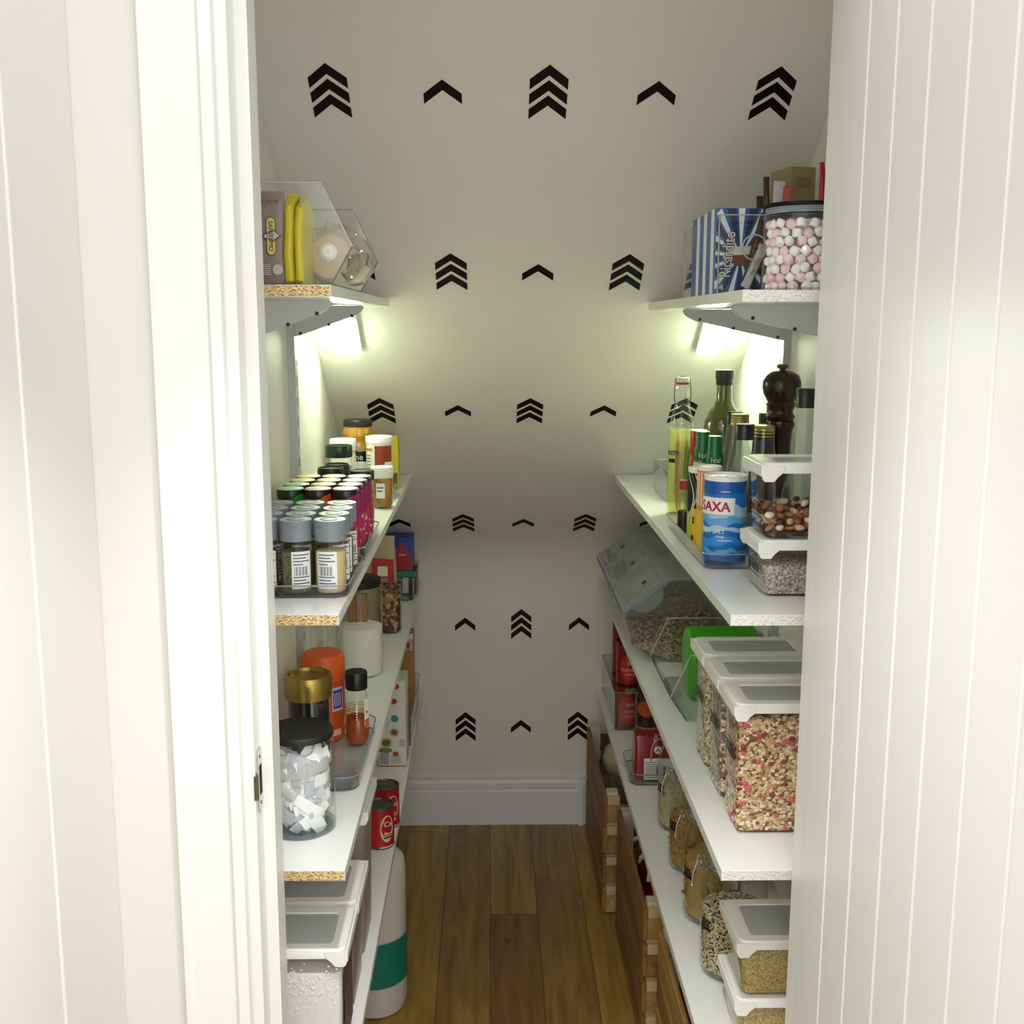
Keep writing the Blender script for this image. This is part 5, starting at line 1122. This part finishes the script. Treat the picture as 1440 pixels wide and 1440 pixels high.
for i in range(3):
    y0 = YD+pitch*i
    if y0+dep > D-.10: dep_i = D-.10-y0
    else: dep_i = dep
    ox = .5; t = thing('pour_lid_bin', ['nearest clear slanted pour-lid bin of brown cereal, beside the green bag', 'middle clear slanted pour-lid bin on the third right shelf', 'farthest clear slanted pour-lid bin, against the back wall'][i], 'container', (ox, y0, H+Z3), 0, 'slanted pour-lid bins')
    P_ = [(x-ox, z) for x, z in pg]
    b = B(); b.prism(P_, 0, dep_i, 'y'); b.done('body', bodyp, t)
    zf = .062; cc = [(P_[0][0]+.004, .003), (P_[1][0]+.006, P_[1][1]+.002), (P_[1][0]+.002, zf-.012), (P_[0][0]+.05, zf), (P_[4][0]-.004, zf+.02), (P_[4][0]-.004, .003)]
    b = B(); b.prism(cc, .004, dep_i-.004, 'y'); b.done('cereal', cer, t)
    if i == 0:
        rn = random.Random(4); b = B()
        for q in range(900):
            u = rn.random(); x = cc[1][0]+u*(cc[4][0]-cc[1][0]); top = zf-.012+.034*u; bot = max(.004, P_[1][1]*(1-(x-P_[1][0])/(P_[0][0]-P_[1][0]))) if x < P_[0][0] else .004
            z = bot+rn.random()*(top-bot); b.sphere((x, .0035+rn.uniform(-.001, .002), z), rn.uniform(.0025, .0045), rn.randrange(3), 5, 3, (1, .6, .8))
        for q in range(300):
            u = rn.random(); x = cc[2][0]+u*(cc[4][0]-cc[2][0]); b.sphere((x, rn.uniform(.006, dep_i-.006), zf-.010+.034*u), rn.uniform(.003, .005), rn.randrange(3), 5, 3)
        b.done('clusters', [M('clus_a', 'A88A6C', .8), M('clus_b', '74583F', .8), M('clus_c', 'C6AE90', .8)], t, kind='stuff')
    # rim seal following the slanted mouth, raised lid, clip, square label
    A, Bq, Cq = Vector((P_[2][0], 0, P_[2][1])), Vector((P_[3][0], 0, P_[3][1])), Vector((P_[4][0], 0, P_[4][1]))
    b = B()
    for yy_ in (-.002, dep_i+.002): b.tube([A+Vector((-.004, yy_, -.002)), A+Vector((0, yy_, 0)), Bq+Vector((0, yy_, 0)), Cq+Vector((0, yy_, 0))], .0028, seg=8)
    b.tube([A+Vector((-.004, -.002, -.002)), A+Vector((-.004, dep_i+.002, -.002))], .0028, seg=8); b.done('seal', seal, t)
    dirv = (Bq-A).normalized(); nrm = Vector((-dirv.z, 0, dirv.x))
    def slab(n0, n1, i0, i1, ya_, yb_): 
        ring0 = [A+dirv*i0+nrm*n0, Bq-dirv*i0*0+dirv*0+nrm*n0*0+nrm*n0, Cq+Vector((0, 0, n0))]
        return ring0
    b = B(); L_ = (Bq-A).length; ins = .008
    lower = [A-dirv*.004+nrm*.001, Bq+nrm*.001, Cq+Vector((0, 0, .001))]; upper = [A+dirv*ins+nrm*.013, Bq+nrm*.012, Cq+Vector((0, 0, .011))]
    poly = lower+upper[::-1]; b.prism([(p.x, p.z) for p in poly], .003, dep_i-.003, 'y'); b.done('lid', lidp, t)
    b = B(); 
    for s in (0, 1):
        q = upper[0]*(.15)+upper[1]*.85 if s else upper[0]*.9+upper[1]*.1
        b.tube([q+Vector((0, .012, .001)), q+Vector((0, dep_i-.012, .001))], .0016, seg=6)
    for yy_ in (.012, dep_i-.012): b.tube([upper[0]*.9+upper[1]*.1+Vector((0, yy_, .001)), upper[0]*.15+upper[1]*.85+Vector((0, yy_, .001))], .0016, seg=6)
    b.done('pour_hatch_outline', clear('hatch_ridge', 'E8EEF0', .05, 2.2, haze=.35, hazecol='DDE3E6'), t)
    mid = A*.42+Bq*.58+nrm*.0130; b = B(); hw_ = .007
    b.loft([[mid+dirv*(-hw_)+Vector((0, dep_i*.38, 0)), mid+dirv*hw_+Vector((0, dep_i*.38, 0)), mid+dirv*hw_+Vector((0, dep_i*.38+.024, 0)), mid+dirv*(-hw_)+Vector((0, dep_i*.38+.024, 0))], [mid+nrm*.0012+dirv*(-hw_)+Vector((0, dep_i*.38, 0)), mid+nrm*.0012+dirv*hw_+Vector((0, dep_i*.38, 0)), mid+nrm*.0012+dirv*hw_+Vector((0, dep_i*.38+.024, 0)), mid+nrm*.0012+dirv*(-hw_)+Vector((0, dep_i*.38+.024, 0))]], 0, False); b.done('square_label', blackp, t)
    cp = A*.52+Bq*.48; n = 14; b = B()
    half = [(cp+dirv*(.048*cos(pi*k/n))-nrm*(.034*sin(pi*k/n)+.001)) for k in range(n+1)]
    b.prism([(p.x, p.z) for p in half], -.006, -.0025, 'y'); b.done('clip', clear('clip_plastic', 'E0E6EA', .05, 2.0, haze=.4, hazecol='CFD6DA'), t)
# green bag in a slant-fronted bin
yn2 = onz(967, 1015, Z3)[1]; 
xl2, zl2 = ony(943, 981, yn2); xt2, zt2 = ony(972, 922, yn2)
yfar = onx(914, 933, xl2)[0]
yn2 = max(yn2, 2.30)
angled_bin('clear_bin', 'clear slant-fronted bin holding the bright green bag', XR-.008, .452, xl2, xt2, yn2, min(yfar, 2.79), zl2-Z3, zt2-Z3, Z3)
gm = M('bright_green_foil', '3FA31C', .28, bump=.3, bscale=25)
xg = ony(950, 930, 2.60)[0]; zg = ony(1000, 882, 2.62)[1]-Z3
t = thing('snack_bag', 'shiny bright green bag in the slant-fronted bin', 'bag', (.565, 2.62, H+Z3+.003)); wd = 2*(.565-xg)-.004; wd = min(wd, .17)
b = B(); b.rr([(0, wd*.95, .10, .01), (.02, wd, .13, .02), (zg*.55, wd, .13, .02), (zg*.85, wd*.98, .10, .015), (zg*.97, wd*.97, .03, .006), (zg, wd*.96, .006, .002)], n=6); b.shake(.005, 22, 4); b.done('wrapper', gm, t)
b = B(); b.prism([(-wd*.48, zg*.82), (-wd*.1, zg*.70), (wd*.4, zg*.80), (wd*.4, zg*.86), (-wd*.1, zg*.78), (-wd*.46, zg*.88)], -.072, -.055, 'y'); b.done('fold', M('dark_green_foil', '1E6A12', .3), t)

# ================================================================== RIGHT, BOTTOM SHELF
# clip-top jars
jcont = [('pale rice', speck('pale_green_rice', ['C4BC8C', 'DCD4AC', 'A8A074', 'D0C8A0'], 420), .42, None), ('brown pasta tubes', M('pasta_brown', 'A8803E', .6, var=.3), .45, 'pasta'), ('dried mushrooms', M('mushroom_tan', 'A88A4E', .7, var=.3), .50, 'slices'), ('black and white seeds', speck('mixed_seeds', ['D8CBA0', 'C4B58A', '221C18', 'E4DCC0', 'CFC090', '2E2620'], 260, bump=.8), .60, None)]
rj = .066
jpos = [(.520, onz(945, 1177, Z4)[1]+rj), (.515, onz(966, 1236, Z4)[1]+rj), (.510, onz(990, 1310, Z4)[1]+rj), (.505, onz(1025, 1390, Z4)[1]+rj)]
jl = [(924, 1130), (940, 1190), (960, 1260), (984, 1340)]
jp2 = []
for (xx, Y), (xl, yl) in zip(jpos, jl): jp2.append((ony(xl, yl, Y)[0]+rj*1.01, Y))
hj = .262
for k in range(4):
    X, Y = jp2[k]; t = thing('clip_top_jar', 'clip-top glass jar with %s, %s in the row' % (jcont[k][0], ['farthest', 'third nearest', 'second nearest', 'nearest'][k]), 'jar', (X, Y, H+Z4), 0, 'clip-top glass jars')
    gjar = clear('jar_glass_heavy', 'FBFDFC', .03, 1.1, 1.5)
    b = B(); b.lathe([(rj*.80, 0), (rj*.96, .006), (rj, .018), (rj, hj*.66), (rj*.96, hj*.76), (rj*.82, hj*.84), (rj*.78, hj*.87), (rj*.82, hj*.885)], seg=44); b.done('body', gjar, t)
    b = B(); b.lathe([(rj*.70, .0065), (rj*.84, .008), (rj*.90, .014), (rj*.80, .010)], seg=40); b.done('thick_base', M('glass_base_grey', '8C98A0', .15), t)
    fh = hj*.66*jcont[k][2]/(.60 if k < 3 else .74)
    b = B(); b.lathe([(rj*.82, .011), (rj*.93, .018), (rj*.945, fh), (rj*.4, fh+.006), (.001, fh+.007)], seg=36)
    if jcont[k][3]: b.shake(.003, 60, k)
    b.done('contents', jcont[k][1], t)
    b = B(); b.lathe([(rj*.84, hj*.895), (rj*.88, hj*.90), (rj*.88, hj*.925), (rj*.75, hj*.955), (rj*.45, hj*.985), (.001, hj*.99)], seg=40); b.done('lid', clear('jar_lid_glass', 'F4F8F6', .03, 1.5, 1.5, haze=.08, hazecol='9AA8A0'), t)
    b = B(); b.lathe([(rj*.80, hj*.885), (rj*.87, hj*.888), (rj*.87, hj*.894), (rj*.8, hj*.897)], seg=36); b.done('gasket', M('grey_gasket', 'B8B8A8', .5), t)
    b = B()
    b.tube([(rj*.81*cos(a*pi/12), rj*.81*sin(a*pi/12), hj*.855) for a in range(25)], .0014, seg=6)
    b.tube([(rj*.91*cos(a*pi/12), rj*.91*sin(a*pi/12), hj*.912) for a in range(25)], .0014, seg=6)
    # latch hanging on the aisle side (-x), facing the walkway
    for s in (-.013, .013):
        b.tube([(-rj*.90, s, hj*.93), (-rj*1.10, s, hj*.955), (-rj*1.16, s, hj*.89), (-rj*1.02, s*.9, hj*.855)], .0014, seg=6)
        b.tube([(-rj*1.12, s*.9, hj*.90), (-rj*1.26, s*.8, hj*.80), (-rj*1.30, s*.7, hj*.70)], .0013, seg=6)
    b.tube([(-rj*1.30, -.0091, hj*.70), (-rj*1.31, 0, hj*.69), (-rj*1.30, .0091, hj*.70)], .0013, seg=6)
    for s in (-.010, .010): b.sphere((-rj*1.08, s*1.2, hj*.93), .0032, 0, 8, 5)
    b.tube([(-.01, -rj*.5, hj*.965), (rj*.2, 0, hj*1.0), (rj*.9, 0, hj*.94)], .0013, seg=6)
    b.done('wire_clip', steel, t)
    b = B(); R = rj+.0009; b.patch(R, -1.45, -.95, hj*.40, hj*.425, 0, 5); b.patch(R, -1.45, -.95, hj*.47, hj*.485, 0, 5)
    for q in range(3): b.patch(R, -1.40+.15*q, -1.32+.15*q, hj*.43, hj*.465, 0, 2)
    b.done('name_label', blackp, t)
    rn = random.Random(k)
    if jcont[k][3] == 'pasta':
        b = B()
        for q in range(150):
            a = rn.uniform(-2.4, .8); z = .022+rn.random()*(fh-.02); p = Vector(((rj*.90)*sin(a), -(rj*.90)*cos(a), z)); d = Vector((rn.uniform(-1, 1)*cos(a), rn.uniform(-1, 1)*sin(a), rn.uniform(-1, 1))).normalized()*.010
            b.tube([p-d, p+d], .0032, q % 2, 7)
        b.done('pasta', [M('pasta_a', 'B88C44', .5), M('pasta_b', '9A7034', .5)], t, kind='stuff')
    if jcont[k][3] == 'slices':
        b = B()
        for q in range(46):
            a = rn.uniform(-2.4, .8); z = .024+rn.random()*(fh-.015); p = (rj*.86*sin(a), -rj*.86*cos(a), z); b.sphere(p, rn.uniform(.010, .015), q % 2, 10, 5, (1, 1, .3), Matrix.Rotation(rn.uniform(-1.2, 1.2), 3, 'X') @ Matrix.Rotation(rn.uniform(-1, 1), 3, 'Y'))
        b.shake(.002, 80, 2); b.done('slices', [M('mush_a', 'A88844', .7), M('mush_b', '8A6A34', .7)], t, kind='stuff')
    if k == 3:
        b = B()
        for q in range(2600):
            a = rn.uniform(-2.6, 1.2); z = .018+rn.random()*(fh-.018); p = (rj*.955*sin(a), -rj*.955*cos(a), z); b.sphere(p, rn.uniform(.0014, .0021), 1 if rn.random() < .24 else (0 if rn.random() < .6 else 2), 5, 3, (1.3, .8, .8), Matrix.Rotation(rn.uniform(0, 3), 3, 'Y'))
        b.done('seeds', [M('seed_pale', 'DCCFA6', .6), M('seed_black', '1C1816', .5), M('seed_tan', 'BFAE80', .6)], t, kind='stuff')
# red cans in a clear bin at the far end
tray('clear_bin', 'deep clear bin of red cans at the far end of the bottom right shelf', .405, .640, 3.44, 3.86, .13, Z4, acryl, 'bin', rad=.01)
tomm = M('tomato_wrapper', '8E1C16', .3, var=.35)
def tomlab(txt):
    def f(t, r, h):
        b = B(); R = r*.985+.0006; n = 14
        b.loft([[(R*sin(-.1+.75*q*cos(2*pi*i/n)), -R*cos(-.1+.75*q*cos(2*pi*i/n)), h*.42+h*.30*q*sin(2*pi*i/n)) for i in range(n)] for q in (1, .6, .02)], 0, False)
        b.patch(R, -.3, .5, h*.80, h*.93, 2, 5); R2 = R+.001
        b.text(txt[0], lambda u, v: (R2*sin(u/R2+.1), -R2*cos(u/R2+.1), h*.50+v), .015, 1); b.text(txt[1], lambda u, v: (R2*sin(u/R2+.0), -R2*cos(u/R2+.0), h*.34+v), .015, 1)
        b.patch(R2, -.4, .4, h*.26, h*.275, 1, 5); b.done('label', [M('tomato_print', 'C8381E', .35), M('pale_letter', 'E0C8B8', .5), M('leaf_print', '6A8A2E', .5)], t)
    return f
xt0 = ony(881, 980, 3.50)[0]; rt = .041; ht = (ony(880, 962, 3.48)[1]-Z4-.004)
b0 = (xt0+.004, 3.50, H+Z4+.0045)
tin('bottom red can of the near stack in the far clear bin', b0, rt, ht, tomm, '6A2A26', tomlab(('BNS', 'TOM')), 'tomato cans', False)
tin('upper red can of the near stack in the far clear bin', (b0[0], b0[1], b0[2]+ht+.0005), rt, ht, tomm, '6A2A26', tomlab(('BNS', 'KIDNEY')), 'tomato cans', False)
tin('bottom red can of the rear stack in the far clear bin', (b0[0]-.002, 3.60, b0[2]), rt, ht, tomm, '6A2A26', tomlab(('BNS', 'TOM')), 'tomato cans', False)
tin('upper red can of the rear stack with dark lid', (b0[0]-.002, 3.60, b0[2]+ht+.0005), rt, ht*1.25, M('dark_red_foil', '8E1E22', .4), '2A2620', tomlab(('BNS', 'TOM')), 'tomato cans', False)
xj = ony(908, 1000, 3.36)[0]
t = lidjar('sauce_jar', 'dark ribbed jar with orange round label beside the red cans', 'jar', (xj+.008, 3.36, H+Z4), .042, ony(905, 962, 3.36)[1]-Z4, .034, .02, M('dark_brown_lid', '251E1A', .35), M('dark_stew', '3A2A22', .2, coat=.6, var=.3))
b = B(); n = 16; R = .0428; hh = ony(905, 962, 3.36)[1]-Z4; b.loft([[(R*sin(-.3+.75*q*cos(2*pi*i/n)), -R*cos(-.3+.75*q*cos(2*pi*i/n)), hh*.62+.026*q*sin(2*pi*i/n)) for i in range(n)] for q in (1, .5, .02)], 0, False); b.patch(R, -1.2, .9, hh*.26, hh*.30, 1); b.patch(R, -1.2, .9, hh*.14, hh*.18, 1); b.done('label', [M('orange_print', 'C9602A', .4), M('grey_band', '8A8478', .5)], t)
# red carton packet in a small tray
xa, yb = onz(884, 1100, Z4); zt = ony(900, 1029, yb+.03)[1]
tray('shelf_tray', 'small clear tray holding the dark red block packet', .4, .60, yb-.03, yb+.16, .035, Z4, rad=.03)
t = packet('block_packet', 'shiny dark red block packet with white nutrition label', 'packet', (.487, yb+.042, H+Z4+.0035), .135, .075, zt-Z4-.004, M('glossy_red_packet', '98101E', .25, coat=.4, var=.15), seed=3, amp=.0025, pinch=.7)
b = B(); hh = zt-Z4; b.box(-.042, -.0425, .004, .05, -.0405, .068, 0)
for k in range(8): b.box(-.039, -.0430, .010+.0065*k, -.039+.08*[.9, .8, .95, .7, .9, .85, .6, .4][k], -.0425, .0118+.0065*k, 1)
for k in range(2): b.box(-.005+.02*k, -.0431, .018, -.001+.02*k, -.0425, .045, 1)
n = 14; b.loft([[(-.003+.0115*cos(2*pi*i/n), y, .094+.0115*sin(2*pi*i/n)) for i in range(n)] for y in (-.0425, -.0400)], 0); b.prism([(-.010, .088), (-.003, .101), (.004, .088), (.001, .088), (-.003, .096), (-.007, .088)], -.0430, -.0424, 'y', 2)
b.done('label', [paper, ink, M('black_print', '120C0C', .4)], t)

# ================================================================== WOODEN CRATES ON THE FLOOR
cw = [wood('crate_pine_%d' % i, c1, c2, (20, 3, 20), .6, 10+i) for i, (c1, c2) in enumerate([('C09A5C', '987038'), ('A8824A', '7E582C'), ('CBA86E', 'A07C44'), ('9C743E', '704C26')])]
endg = M('end_grain_pale', 'C9B486', .7, bump=.4, bscale=120); topg = M('post_top_whitish', 'D4CAB4', .7, bump=.4, bscale=90)
rnd = random.Random(8)
def crate(label, x0, x1, y0, y1, z0, h, top=False):
    t = thing('wooden_crate', label, 'crate', ((x0+x1)/2, (y0+y1)/2, z0), 0, 'slatted wooden crates'); hw, hd = (x1-x0)/2, (y1-y0)/2; p = .034; th = .011
    ns = 2; sh = (h-.014*(ns))/ns
    for sx in (-1, 1):
        for sy in (-1, 1):
            b = B(); b.box(min(sx*(hw-th), sx*(hw-th-p)), min(sy*(hd-th), sy*(hd-th-p)), 0, max(sx*(hw-th), sx*(hw-th-p)), max(sy*(hd-th), sy*(hd-th-p)), h+(.004 if top else -.002)); b.done('post', topg if top else endg, t)
    for s in (-1, 1):
        for k in range(ns):
            z = .006+k*(sh+.014); m_ = cw[rnd.randrange(4)]
            b = B(); b.box(min(s*hw, s*(hw-th)), -hd, z, max(s*hw, s*(hw-th)), hd, z+sh, bev=.0012); b.done('side_slat', m_, t)
            b = B(); b.box(-hw+th+.0005, min(s*hd, s*(hd-th)), z, hw-th-.0005, max(s*hd, s*(hd-th)), z+sh*(.70), bev=.0012); b.done('end_slat', cw[rnd.randrange(4)], t)
            b = B(); b.box(-hw+th+.0005, min(s*(hd+.003), s*(hd-th)), z+sh*.73, -hw+th+p+.004, max(s*(hd+.003), s*(hd-th)), z+sh+.004); b.done('corner_block', endg, t)
    for k in range(4):
        ww = (hw-th)*2/4; b = B(); b.box(-hw+th+ww*k+.002, -hd+th, .004, -hw+th+ww*(k+1)-.002, hd-th, .012); b.done('bottom_board', cw[k], t)
    return t
xw2 = .655
st = [(.352, 3.225, 3.835, 'farthest'), (.384, 2.56, 3.14, 'middle'), (.405, 1.95, 2.46, 'nearest')]
for x0, y0, y1, nm in st:
    crate('lower slatted pine crate of the %s stack on the floor' % nm, x0, xw2, y0, y1, 0, .196)
    crate('upper slatted pine crate of the %s stack under the bottom shelf' % nm, x0, xw2, y0, y1, .199, .198, True)
# bag of garlic-coloured produce, red net bag, small brown lumps
t = thing('produce_bag', 'clear bag with large pale root vegetable in the farthest crate', 'bag', (.448, 3.60, .213))
b = B(); b.sphere((0, 0, .104), .085, 0, 20, 12, (.86, 1.3, 1.2)); b.shake(.012, 14, 3); b.done('film', film, t)
t = thing('celeriac', 'pale cream root vegetable inside the clear bag', 'vegetable', (.444, 3.58, .302)); b = B(); b.sphere((0, 0, .065), .058, 0, 18, 12, (1, 1.1, 1.05)); b.shake(.008, 22, 1); b.done('flesh', M('cream_root', 'C9BE94', .7, var=.12), t)
b = B(); b.sphere((-.03, -.065, .0), .018, 0, 8, 5); b.shake(.006, 60, 2); b.done('green_tip', M('root_green', '5E6E22', .7), t)
t = thing('produce_bag', 'glossy red and white bag lying in the middle crate', 'bag', (.478, 2.86, .213))
b = B(); b.sphere((0, 0, .125), .088, 0, 22, 12, (.72, 2.2, 1.40)); b.shake(.012, 16, 7); b.done('wrapper', M('red_bag_foil', '8C1A1C', .2, coat=.6, var=.5), t)
for q, (rr_, y_, x_) in enumerate([(.07, -.1, -.02), (.06, .03, -.025)]):
    b = B(); b.tube([(x_-rr_*.6+.01*sin(k), y_+.02*k-.05, .130+rr_*1.2*sin(.5+k*.42)) for k in range(6)], [.004, .007, .006, .007, .006, .003], seg=6); b.done('white_streak', M('white_foil'), t)
for k in range(5):
    t = thing('ginger_root', 'knobbly brown root lump, %s at the near end of the middle crate' % ['leftmost', 'second', 'third', 'fourth', 'rightmost'][k], 'vegetable', (.440+.026*k, 2.635+.012*(k % 3), .385-.004*k), 0, 'brown roots in the middle crate')
    b = B(); b.sphere((0, 0, 0), .021, 0, 10, 7, (1.2, 1, .8)); b.shake(.008, 50, k); b.done('skin', M('root_skin', '9A7A50', .8, var=.3), t)
